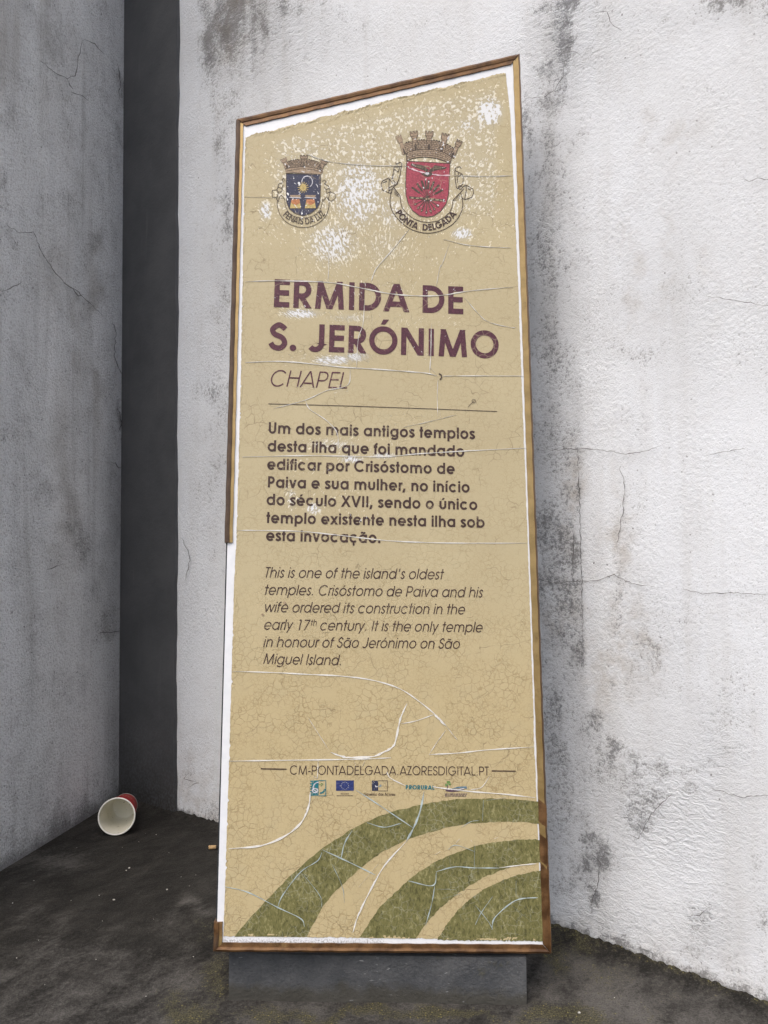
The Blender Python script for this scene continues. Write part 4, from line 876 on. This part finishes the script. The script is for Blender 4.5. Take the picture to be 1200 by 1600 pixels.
# ribbon
outer = [(230, 682), (205, 750), (195, 830), (205, 900), (240, 970), (300, 1040), (380, 1105), (470, 1145), (580, 1165), (690, 1150), (790, 1110), (870, 1050), (930, 960), (952, 880), (945, 800), (930, 740)]
inr = [(230, 682), (300, 775), (305, 830), (320, 900), (370, 960), (440, 1015), (520, 1045), (600, 1053), (690, 1040), (760, 1000), (815, 950), (843, 890), (850, 825), (930, 740)]
p.line(outer, LW_, I_LINE, tf=A3, sm=True); p.line(inr, LW_, I_LINE, tf=A3)
for k in range(5): p.line([(236 + 10 * k, 700 + 14 * k), (244 + 11 * k, 770 + 5 * k)], 0.0007, I_LINE, tf=A3); p.line([(858 + 13 * k, 815 - 13 * k), (868 + 14 * k, 838 - 8 * k)], 0.0007, I_LINE, tf=A3)
for q_ in ([(250, 430), (262, 447), (282, 436), (300, 425), (320, 442), (312, 470), (285, 472)], [(312, 470), (240, 476), (228, 540), (216, 602), (262, 650), (282, 618), (300, 560), (314, 470)], [(240, 500), (280, 530), (296, 480)], [(228, 540), (225, 600)], [(116, 622), (182, 590), (215, 640), (255, 660)],
           [(116, 622), (104, 655), (115, 712), (182, 745), (186, 600)], [(182, 745), (212, 748), (220, 700), (190, 722), (186, 690), (255, 660)], [(232, 684), (270, 655), (290, 600)], [(125, 640), (165, 622)],
           [(882, 520), (870, 500), (885, 478), (920, 474), (938, 492)], [(870, 510), (874, 600), (886, 690), (905, 700), (952, 655), (958, 600), (950, 552), (880, 516)], [(900, 525), (912, 575), (945, 545)], [(905, 700), (912, 675), (935, 668), (945, 690), (940, 705), (905, 704)],
           [(942, 690), (985, 662), (1058, 704), (1066, 745), (1048, 790), (980, 815), (945, 800)], [(985, 664), (990, 720), (972, 810)], [(930, 740), (965, 700)], [(1005, 700), (1040, 715)], [(893, 560), (900, 640)]):
    p.line(q_, LW_, I_LINE, tf=A3)
def arc_text(p, txt, cx, cy, r, a0, a1, em, w, tf, mi):
    adv = [glyph(BASE.get(c, (c, 0))[0], w, DEMI)[0] for c in txt]; tot = sum(adv); acc = 0
    for c, wd in zip(txt, adv):
        th = a0 + (a1 - a0) * (acc + wd / 2) / tot; acc += wd; e = (-math.sin(R(th)) * -1, math.cos(R(th)) * -1)
        ex = (math.sin(R(th)), -math.cos(R(th))); uy = (-math.cos(R(th)), -math.sin(R(th))); o_ = (cx + r * math.cos(R(th)), cy + r * math.sin(R(th))); k = em / 1000
        kx = min(k, abs(R(a1 - a0)) * r / tot)
        def tt(x, y): X_, Y_ = (x - wd / 2) * kx, y * k; return tf(o_[0] + ex[0] * X_ + uy[0] * Y_, o_[1] + ex[1] * X_ + uy[1] * Y_)
        for st in glyph(c, w, DEMI)[1]:
            if st[0] == 's': V_, F_ = ribbon(st[1], w, st[2])
            elif st[0] == 'p': V_, F_ = st[1], [tuple(range(len(st[1])))]
            else:
                _, ax, ay, bx, by = st; q = (w / 2) * math.hypot(bx - ax, by - ay) / abs(by - ay); V_, F_ = [(ax - q, ay), (ax + q, ay), (bx + q, by), (bx - q, by)], [(0, 1, 2, 3)]
                if by < ay: V_ = V_[::-1]
            p.add([tt(x, y) for x, y in V_], F_, mi, 0.0002)
arc_text(p, 'PONTA  DELGADA', 575, 760, 378, 150, 33, 92, 150, A3, I_TEXT)
co = p.build('coat_of_arms', film); co['label'] = 'large coat of arms with a red shield and five-towered crown'

# ---- smaller coat of arms with navy shield
B7 = tfz(400, 220, 7.5); B13 = tfz(430, 235, 13.333); p = Print()
sh = [(355, 390), (760, 400), (757, 500), (755, 600), (750, 720), (720, 790), (650, 850), (550, 885), (450, 850), (390, 800), (358, 720), (354, 560)]
p.poly(sh, I_NAVY, 0, B7); p.line(sh, LW_ * .7, I_LINE, True, tf=B7)
b1 = [(205, 400), (300, 368), (450, 352), (600, 348), (750, 360), (880, 392), (1000, 445)]; b0 = [(222, 480), (400, 472), (600, 488), (800, 495), (960, 512)]
w1 = [(248, 248), (380, 212), (510, 200), (600, 200), (690, 204), (830, 226), (935, 262)]
p.poly(w1 + b1[::-1], I_STONE, 0, B13); p.poly(b1 + b0[::-1], I_STONE, 0.00003, B13); bricks(p, B13, w1, b1, 5, 12); p.line(b1, LW_, I_LINE, tf=B13, sm=True)
p.line([(230, 440), (450, 400), (600, 392), (800, 412), (985, 470)], LW_ * .7, I_LINE, tf=B13, sm=True); p.line(b0, LW_ * .8, I_LINE, tf=B13)
for x_, y_ in ((290, 228), (330, 215), (380, 205), (430, 198), (470, 193), (715, 198), (760, 208), (810, 218), (860, 232)): p.poly([(x_ - 14, y_ + 16), (x_ - 14, y_ - 10), (x_ + 14, y_ - 8), (x_ + 14, y_ + 18)], I_LINE, 0.0001, B13)
tower(p, B13, 598, 348, 600, 108, 66); tower(p, B13, 255, 375, 170, 180, 52); tower(p, B13, 925, 405, 1030, 218, 56)
p.line(arc(600, 485, 62, 66, 150, 420), 0.0014, I_SILV, tf=B7); p.line([(560, 430), (600, 415), (640, 430)], 0.0016, I_SILV, tf=B7)
p.poly(arc(552, 550, 40, 40, 0, 360, 14)[:-1], I_YEL, 0.0002, B7)
for k in range(14):
    a = R(k * 25.7); p.line([(552 + 36 * math.cos(a), 550 + 36 * math.sin(a)), (552 + 66 * math.cos(a), 550 + 66 * math.sin(a))], 0.0011, I_YEL, tf=B7)
for x_ in (465, 640):
    p.poly([(x_ - 48, 690), (x_ + 46, 690), (x_ + 62, 795), (x_ - 68, 795)], I_YEL, 0.0002, B7); p.poly([(x_ - 48, 690), (x_ + 46, 690), (x_ + 50, 735), (x_, 760), (x_ - 52, 735)], I_ORA, 0.0003, B7); p.poly([(x_ - 66, 640), (x_ + 60, 640), (x_ + 52, 672), (x_ - 58, 672)], I_STONE, 0.0002, B7)
    p.line([(x_ - 70, 668), (x_ + 66, 676)], 0.0014, I_SILV, tf=B7, dz=0.0004)
p.line([(500, 600), (520, 620), (490, 650)], 0.001, I_SILV, tf=B7)
p.line([(255, 690), (248, 740), (258, 800), (290, 880), (350, 950), (440, 1000), (560, 1020), (680, 995), (780, 930), (830, 860), (856, 760), (852, 680)], LW_ * .8, I_LINE, tf=B7, sm=True)
p.line([(335, 680), (345, 760), (380, 835), (440, 885), (550, 905), (660, 885), (735, 830), (770, 750), (775, 690)], LW_ * .6, I_LINE, tf=B7, sm=True)
for q_ in ([(340, 480), (325, 440), (308, 455), (318, 478), (300, 500), (265, 510), (258, 545), (300, 560), (320, 520)], [(258, 545), (245, 580), (265, 605), (300, 600), (310, 560)], [(192, 585), (245, 578), (260, 620), (250, 660), (195, 670), (188, 620), (192, 585)], [(250, 660), (240, 690), (262, 715), (275, 660), (300, 640), (330, 680)],
           [(775, 480), (800, 462), (825, 485), (800, 510), (845, 530), (858, 560), (820, 575), (795, 545)], [(820, 575), (830, 620), (870, 600), (858, 560)], [(870, 600), (925, 625), (928, 680), (880, 712), (845, 690), (870, 600)], [(845, 690), (830, 660), (790, 700), (775, 690)]):
    p.line(q_, LW_ * .75, I_LINE, tf=B7)
arc_text(p, 'FENAIS DA LUZ', 560, 648, 335, 138, 40, 100, 120, B7, I_LINE)
co = p.build('coat_of_arms', film); co['label'] = 'small coat of arms with a navy shield'

# ---- five sponsor logos
C8 = tfz(470, 1180, 4.2857); D15 = tfz(480, 1210, 15.0)
p = Print(); p.poly([(100, 140), (268, 140), (268, 500), (62, 500), (62, 470), (100, 466)], I_TEAL, 0, D15); p.line([(268, 142), (436, 142), (434, 498), (268, 498)], 0.0011, I_TEAL, tf=D15)
for k in range(6): p.poly([(66, 145 + 60 * k), (102, 145 + 60 * k), (102, 172 + 60 * k), (66, 172 + 60 * k)], I_TEAL, 0.00005, D15)
p.line(arc(270, 310, 130, 128, 90 + 80, 270, 12), 0.0014, I_SILV, tf=D15); p.line(arc(300, 330, 110, 105, 5, 92, 8), 0.0022, I_TEAL, tf=D15); p.line(arc(185, 375, 62, 48, 0, 360, 20)[:-1], 0.0016, I_SILV, True, tf=D15); p.line([(140, 350), (250, 420)], 0.0011, I_SILV, tf=D15)
for x_, y_ in ((300, 235), (335, 210), (330, 262), (365, 220), (345, 245)): p.poly(arc(x_, y_, 16, 13, 0, 360, 8)[:-1], I_GREEN, 0.0001, D15)
p.build('logo', film)['label'] = 'teal and tan square logo with a white swirl'
p = Print(); p.poly([(675, 138), (1092, 138), (1092, 380), (675, 380)], I_BLUE, 0, D15)
for k in range(12):
    a = R(30 * k); x_, y_ = 884 + 85 * math.cos(a), 262 + 85 * math.sin(a); p.poly([(x_ + (12 if i % 2 == 0 else 5) * math.sin(i * math.pi / 5), y_ - (12 if i % 2 == 0 else 5) * math.cos(i * math.pi / 5)) for i in range(10)], I_SILV, 0.0002, D15)
text_line(p, 'FEADER', (480 + 785 / 15, 1210 + 466 / 15), (480 + 975 / 15, 1210 + 466 / 15), 2.0, 110, DEMI, I_TEXT)
for a, b in ((690, 745), (752, 800), (806, 870), (880, 930), (940, 1000), (1008, 1075)): p.line([(a, 494), (b, 494)], 0.0007, I_TEXT, tf=D15)
p.build('logo', film)['label'] = 'blue flag logo with a ring of stars'
p = Print(); p.poly([(476, 169), (518, 169), (518, 238), (476, 238)], I_NAVY, 0, C8); p.line([(518, 170), (580, 170), (580, 238), (518, 238)], 0.0007, I_LINE, tf=C8); p.poly([(496, 198), (506, 206), (520, 204), (512, 214), (498, 212)], I_SILV, 0.0001, C8); p.poly([(522, 206), (538, 190), (534, 202), (546, 200), (528, 214)], I_STEEL, 0.0001, C8)
for x_, y_ in ((486, 176), (492, 182), (484, 190)): p.poly(arc(x_, y_, 2.2, 2.2, 0, 360, 6)[:-1], I_SILV, 0.0001, C8)
text_line(p, 'Governo dos Açores', (470 + 421 / 4.2857, 1180 + 270 / 4.2857), (470 + 632 / 4.2857, 1180 + 271 / 4.2857), 4.6, 125, DEMI, I_TEXT)
p.build('logo', film)['label'] = 'blue block and bird logo above small dark lettering'
p = Print(); text_line(p, 'PRORURAL', (470 + 702 / 4.2857, 1180 + 227 / 4.2857), (470 + 893 / 4.2857, 1180 + 230 / 4.2857), 6.6, 165, DEMI, I_TEAL); p.build('logo', film)['label'] = 'bold teal word logo'
p = Print(); H7 = tfz(560, 1210, 6.667)
for x_, y_, r_ in ((940, 85, 20), (915, 108, 16), (950, 100, 14), (928, 78, 12)): p.poly(arc(x_, y_, r_, r_ * .9, 0, 360, 9)[:-1], I_GREEN, 0.0001, H7)
p.line([(930, 110), (925, 150)], 0.0012, I_PURP, tf=H7); p.poly([(905, 140), (935, 150), (1000, 165), (1060, 160), (1120, 150), (1040, 176), (960, 182), (908, 172)], I_PURP, 0.00005, H7)
p.poly([(960, 150), (1040, 125), (1125, 122), (1130, 150), (1090, 140), (1020, 145)], I_STEEL, 0.00008, H7); p.line([(950, 150), (1020, 158), (1100, 145)], 0.0012, I_SILV, tf=H7, sm=True)
for y_ in (203, 222):
    x_ = 900
    while x_ < 1125:
        w_ = random.uniform(12, 34); p.line([(x_, y_), (min(x_ + w_, 1128), y_)], 0.0013, I_PURP, tf=H7); x_ += w_ + 5
p.build('logo', film)['label'] = 'purple and grey landscape logo with a green tree'

# ---- white splits in the film
class Splits:
    def __init__(s): s.V, s.F, s.M = [], [], []
    def add(s, pts, w, mi=0, k=1.0):
        q = smooth_path([(x + random.uniform(-.4, .4), y + random.uniform(-.4, .4)) for x, y in pts], 7); n = len(q)
        ph = random.uniform(0, 6); ww = [0.00066 * w * (0.65 + 0.28 * math.sin(i * .9 + ph) + 0.25 * random.random()) * (1 if k > 1 else min(1, .3 + 6 * min(i, n - 1 - i) / n)) for i in range(n)]
        c = [S(*a) for a in q]; lv = 0.00003 * (len(s.M) % 7)
        rings = [ribbon(c, [a * k for a in ww])[0] for k in (1.55, 1.0, 0.45)]; o = len(s.V)
        for i in range(n):                   # across the split: film lip, trough, film lip
            L3 = [rings[k][2 * i] for k in range(3)]; R3 = [rings[k][2 * i + 1] for k in range(3)]
            s.V += [(*L3[0], 0.00105 + lv), (*L3[1], 0.0013 + lv), (*L3[2], 0.0011 + lv), (*R3[2], 0.0011 + lv), (*R3[1], 0.0013 + lv), (*R3[0], 0.00105 + lv)]
        for i in range(n - 1):
            for k in range(5):
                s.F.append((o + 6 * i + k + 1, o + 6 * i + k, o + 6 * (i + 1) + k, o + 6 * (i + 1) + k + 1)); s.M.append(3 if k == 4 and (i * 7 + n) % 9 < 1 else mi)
sp = Splits()
sp.add([(382, 308), (444, 309.5)], 1.3); sp.add([(478, 241), (500, 249), (519, 254)], 1.6); sp.add([(519, 254), (573, 259), (632, 260.5), (638, 263)], 1.3)
sp.add([(638, 262.5), (652, 268), (664, 271)], 2.8, 2, 2); sp.add([(675, 273), (688, 274.3), (703, 275)], 2.8, 2, 2); sp.add([(703, 275), (757, 276), (800, 275.5)], 1.4)
for pts, w, mi in [([(640, 358), (615, 389), (590, 418), (583, 430), (580, 440)], 1.5, 0), ([(692, 374), (727, 383), (760, 386), (798, 388)], 1.4, 0), ([(702, 381), (692, 410), (687, 420), (682, 447)], .9, 0), ([(513, 378), (513, 418), (512.5, 441)], 1.0, 0),
    ([(383, 441), (427, 439), (510, 441.7), (560, 450), (607, 459), (647, 462.7), (690, 461.7), (733, 455), (802, 449)], 2.0, 0), ([(570, 468), (567, 507), (560, 530), (557, 575)], 1.2, 0), ([(383, 567), (447, 565), (533, 574), (587, 577), (640, 581), (667, 583.5), (683, 588)], 2.0, 0),
    ([(690, 588), (733, 587.5), (824, 588)], 1.5, 0), ([(674, 505), (673, 553), (671, 583)], 1.3, 0), ([(671, 573), (680, 583)], 1.2, 0), ([(684, 592), (683, 620), (684, 652)], 1.0, 0), ([(427, 639), (477, 625.5), (510, 611), (543, 602), (547, 575)], 1.3, 0), ([(477, 626), (484, 640), (510, 657), (527, 677), (528, 702)], 1.4, 0),
    ([(727, 467), (747, 490), (763, 503), (797, 512), (806, 512)], 1.2, 0), ([(378, 714), (467, 712), (533, 713), (600, 713.5), (653, 709), (727, 705), (829, 700)], 1.8, 0), ([(630, 668), (667, 660), (713, 648)], .8, 0), ([(687, 640), (688, 652)], .8, 0),
    ([(370, 829), (400, 829), (467, 830.5), (533, 837), (600, 844), (667, 847.5), (733, 849), (824, 849)], 1.8, 0), ([(363, 1049), (430, 1051), (480, 1053.5), (533, 1056), (583, 1063), (625, 1076), (655, 1096), (680, 1117), (697, 1134)], 2.0, 0), ([(678, 1115), (688, 1126), (696, 1134)], 3.0, 0),
    ([(697, 1140), (682, 1160), (671, 1178)], .9, 0), ([(697, 1134), (705, 1145), (714, 1156)], .9, 0), ([(636, 1099), (627, 1118), (623, 1132), (618, 1158), (612, 1168), (600, 1175), (582, 1182), (545, 1183), (530, 1180), (516, 1175)], 3.2, 0), ([(626, 1131), (650, 1126), (678, 1116)], 1.3, 0),
    ([(357, 1189), (420, 1188), (520, 1187), (570, 1185.5), (611, 1184)], 1.8, 0), ([(670, 1178.5), (717, 1176), (760, 1172), (834, 1167)], 1.8, 0), ([(481, 1120), (496, 1145), (514, 1172)], .7, 0), ([(497, 1188), (497, 1200), (496, 1216)], 1.3, 0), ([(490, 1213), (495, 1216)], 2.5, 0),
    ([(485, 1237), (482, 1259), (469.5, 1286), (442, 1308), (406, 1321), (358, 1326)], 3.0, 0), ([(553, 1189), (556, 1196)], 1.0, 0), ([(571, 1188), (566, 1197)], 1.0, 0), ([(555, 1234), (591, 1257), (645, 1293)], 1.6, 1), ([(663, 1236), (656, 1268), (645, 1295), (634, 1315)], 3.0, 1),
    ([(634, 1315), (600, 1353), (577, 1394), (559.5, 1430), (551, 1457)], 2.4, 0), ([(604, 1205), (610, 1216), (634, 1228)], 1.6, 0), ([(676, 1229), (690, 1231), (735, 1236), (790, 1241), (836, 1246)], 2.0, 0), ([(735, 1234), (752, 1230), (765, 1212)], 1.0, 0), ([(550.5, 1297), (539, 1317), (532.5, 1341)], 1.8, 1),
    ([(503, 1327), (546, 1347), (586, 1367)], 1.7, 1), ([(503, 1331), (496, 1345), (470, 1362), (442, 1398), (433, 1419)], 1.4, 1), ([(352, 1385), (388, 1394), (433, 1417), (470, 1435), (476, 1448)], 1.5, 1), ([(573, 1285), (600, 1292), (627, 1286)], 1.2, 1), ([(755, 1250), (754, 1282)], 2.0, 1), ([(742, 1320), (741, 1358)], 1.4, 1),
    ([(681, 1362), (710, 1354), (740, 1356), (780, 1356)], 1.5, 1), ([(780, 1356), (810, 1352), (838, 1349)], 1.6, 0), ([(638, 1376), (676, 1383), (682, 1362)], 1.6, 1), ([(679, 1383), (674, 1412), (665, 1446)], 1.5, 1), ([(681, 1389), (712, 1390)], 1.0, 1), ([(768, 1452), (773, 1434), (798, 1411), (816, 1404), (840, 1402)], 1.8, 1),
    ([(742, 1414), (762, 1438), (770, 1452)], 1.0, 1), ([(806, 1376), (806, 1398)], 1.0, 1), ([(760, 1250), (790, 1246)], .8, 1), ([(720, 1293), (735, 1284), (748, 1282)], .7, 1), ([(473, 1365), (500, 1400), (503, 1418)], .8, 1), ([(519, 1350), (535, 1385), (538, 1410)], .8, 1), ([(560, 1386), (590, 1350)], .7, 0),
    ([(700, 1327), (712, 1320), (742, 1330)], .8, 1), ([(690, 1404), (720, 1396)], .7, 1), ([(742, 1445), (752, 1425), (770, 1400)], .8, 1), ([(800, 1415), (830, 1440)], .8, 1), ([(712, 1317), (718, 1310)], 1.2, 0), ([(735, 1312), (738, 1316)], 1.2, 0), ([(772, 1310), (778, 1308)], 1.2, 0), ([(680, 1335), (688, 1330)], 1.2, 0)]:
    sp.add(pts, w, mi)
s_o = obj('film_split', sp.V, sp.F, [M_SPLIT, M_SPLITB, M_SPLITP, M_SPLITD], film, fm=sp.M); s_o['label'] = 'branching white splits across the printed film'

# ------------------------------------------------------------------ paper cup lying by the corner
rim_c = (182, 1306); rb = on_floor(181, 1307)
RR, RB, CL = 0.0405, 0.0282, 0.118
back = on_floor(196, 1278); ax = (back - rb); ax.z = 0; ax.normalize()            # from mouth to foot, along the ground
al = math.atan((RR - RB) / CL)
cup = bpy.data.objects.new('paper_cup', None); COL.objects.link(cup)
# local: mouth at z=0 looking -z, foot at z=CL; the lower generator lies on the ground
zax = Vector((ax.x * math.cos(al), ax.y * math.cos(al), -math.sin(al))).normalized(); xax = zax.cross(Vector((0, 0, 1))).normalized(); yax = zax.cross(xax).normalized()
MC = Matrix((xax, yax, zax)).transposed().to_4x4()
upv = Vector((0, 0, 1)); c_up = (upv - zax * upv.dot(zax)).normalized()
MC.translation = rb + c_up * (RR + 0.0022) + Vector((0, 0, 0.0015)); cup.matrix_world = MC
tag(cup, 'red paper cup lying on its side with its white mouth towards the viewer', 'cup')
def lathe(name, prof, mat, parent, n=64, close=False, fm=None):
    V = [(r * math.cos(2 * math.pi * i / n), r * math.sin(2 * math.pi * i / n), z) for r, z in prof for i in range(n)]
    Fc = [(j * n + i, j * n + (i + 1) % n, (j + 1) * n + (i + 1) % n, (j + 1) * n + i) for j in range(len(prof) - 1) for i in range(n)]
    return obj(name, V, Fc, mat, parent, smooth=True)
def mat_cupin():
    s = NT('cup_inside'); a = s.noise(40, 3, 0.6); col = s.mix(s.step(a, 0.35, 0.65), (0.72, 0.69, 0.57, 1), (0.76, 0.73, 0.62, 1))
    b = s.noise(230, 2, 0.5, s.scale(s.obj, (1, 1, 0.6))); col = s.mix(s.math('MULTIPLY', s.step(b, 0.70, 0.74), 0.9), col, (0.10, 0.07, 0.05, 1))
    return s.out(col, 0.45, 0.4)
M_CUPR = mat_plain('cup_red', (0.38, 0.018, 0.024, 1), 0.4, 0.45, 0.12, 40); M_CUPI = mat_cupin(); M_CUPW = mat_plain('cup_rim_white', (0.78, 0.76, 0.69, 1), 0.4, 0.4, 0.05)
rz = lambda z: RR + (RB - RR) * z / CL
lathe('body', [(rz(0.003), 0.003), (rz(CL * .3), CL * .3), (rz(CL * .6), CL * .6), (rz(CL - .003), CL - .003)], M_CUPR, cup)
lathe('lining', [(rz(0.001) - .0009, 0.001), (rz(CL * .3) - .0009, CL * .3), (rz(CL * .6) - .0009, CL * .6), (rz(CL - .007) - .001, CL - .007), (rz(CL - .007) - .0025, CL - .0066), (0.0002, CL - .0066)], M_CUPI, cup)
lathe('rim', [(RR + .0018 * math.cos(a) - .0002, .001 + .0018 * math.sin(a)) for a in [2 * math.pi * k / 12 for k in range(13)]], M_CUPW, cup)
lathe('foot_ring', [(RB + .0012, CL - .006), (RB + .0012, CL + .0002), (RB - .0008, CL + .0004), (RB - .0012, CL - .004), (0.0002, CL - .0042)], M_CUPW, cup)
# pale lettering on the red side: C, a, f, e drawn as strokes round the cup
V = []; Fc = []; th0 = None
side_dir = MC.inverted().to_3x3() @ (Vector((0.72, -0.1, 0.70))); th0 = math.atan2(side_dir.y, side_dir.x)
handed = -1 if (xax.cross(yax)).dot(zax) > 0 else 1
xc = 0.0
for ch, kk in (('C', 1.0), ('o', .8), ('f', .8), ('f', .8), ('e', .8), ('e', .8)):
    wd, L = glyph(ch, 95, BOOK); k = 0.020 / 740 * kk
    for st in L:
        V_, F_ = ribbon(st[1], 95, st[2]) if st[0] == 's' else (st[1], [tuple(range(len(st[1])))])
        o_ = len(V)
        for x, y in V_:
            z = CL * .62 - y * k; r_ = rz(z) + .0004; th = th0 + 0.62 - (xc + x * k) / r_; V.append((r_ * math.cos(th), r_ * math.sin(th), z))
        Fc += [tuple(o_ + i for i in f) for f in F_]
    xc += wd * k
obj('lettering', V, Fc, mat_plain('cup_print', (0.55, 0.42, 0.30, 1), 0.5, 0.3), cup)

# ------------------------------------------------------------------ small things on the ground
def butt():
    c = on_floor(334, 1328); n = 20; r = 0.0042; L = 0.022; e = bpy.data.objects.new('cigarette_butt', None); COL.objects.link(e); e.location = (c.x, c.y, r + .0018); e.rotation_euler = (0, R(90), R(8))
    tag(e, 'tan cigarette butt on the dark ground beside the left edge of the sign', 'cigarette butt')
    def cyl(name, z0, z1, m):
        prof = [(.0003, z0), (r * .8, z0 - .0), (r, z0 + .0006), (r * 1.02, (z0 + z1) / 2), (r * .97, z1 - .0006), (r * .8, z1), (.0003, z1)]
        lathe(name, prof, m, e, 20)
    cyl('filter', -L / 2, L / 2 - .006, mat_plain('butt_filter', (0.42, 0.29, 0.15, 1), 0.8, 0.2, 0.25, 300)); cyl('burnt_tip', L / 2 - .006, L / 2 + .001, mat_plain('butt_ash', (0.03, 0.028, 0.026, 1), 0.9, 0.1, 0.4, 400))
butt()
V = []; Fc = []
spots = [(178, 1407, 2.6), (155, 1400, 1.4), (261, 1391, 2.6), (202, 1357, 2.4), (197, 1361, 1.6), (244, 1305, 1.3), (191, 1325, 1.0), (217, 1316, .9), (264, 1333, .9), (306, 1368, 1.3), (53, 1377, 1.2), (20, 1412, 1.6), (26, 1498, 1.2), (302, 1496, 1.2),
         (296, 1385, 1.0), (227, 1303, .8), (111, 1408, .9), (120, 1325, .8), (228, 1558, 1.2), (283, 1371, 1.0), (390, 1560, 2.6), (905, 1584, 2.6), (1128, 1560, 1.2), (160, 1440, .9), (340, 1398, .9), (240, 1437, .8), (70, 1540, .9), (150, 1500, .9), (960, 1560, 1.0), (60, 1470, 1.0)]
for x, y, s_ in spots:
    c = on_floor(x, y); r_ = s_ * 0.0007; o_ = len(V); n = random.choice((4, 5, 6)); a0 = random.random() * 6
    for lv, zz in ((1.0, 0.0008), (0.75, 0.0008 + r_ * .7)):
        for i in range(n):
            k = random.uniform(.6, 1.3); V.append((c.x + r_ * lv * k * 1.2 * math.cos(a0 + 6.283 * i / n), c.y + r_ * lv * k * math.sin(a0 + 6.283 * i / n), zz + random.uniform(0, .0004)))
    Fc += [(o_ + i, o_ + (i + 1) % n, o_ + n + (i + 1) % n, o_ + n + i) for i in range(n)] + [tuple(o_ + n + i for i in range(n))]
lit = obj('debris', V, Fc, mat_plain('pale_crumb', (0.55, 0.53, 0.48, 1), 0.85, 0.2, 0.3, 300)); tag(lit, 'tiny pale crumbs of paint scattered on the ground', 'debris', kind='stuff')
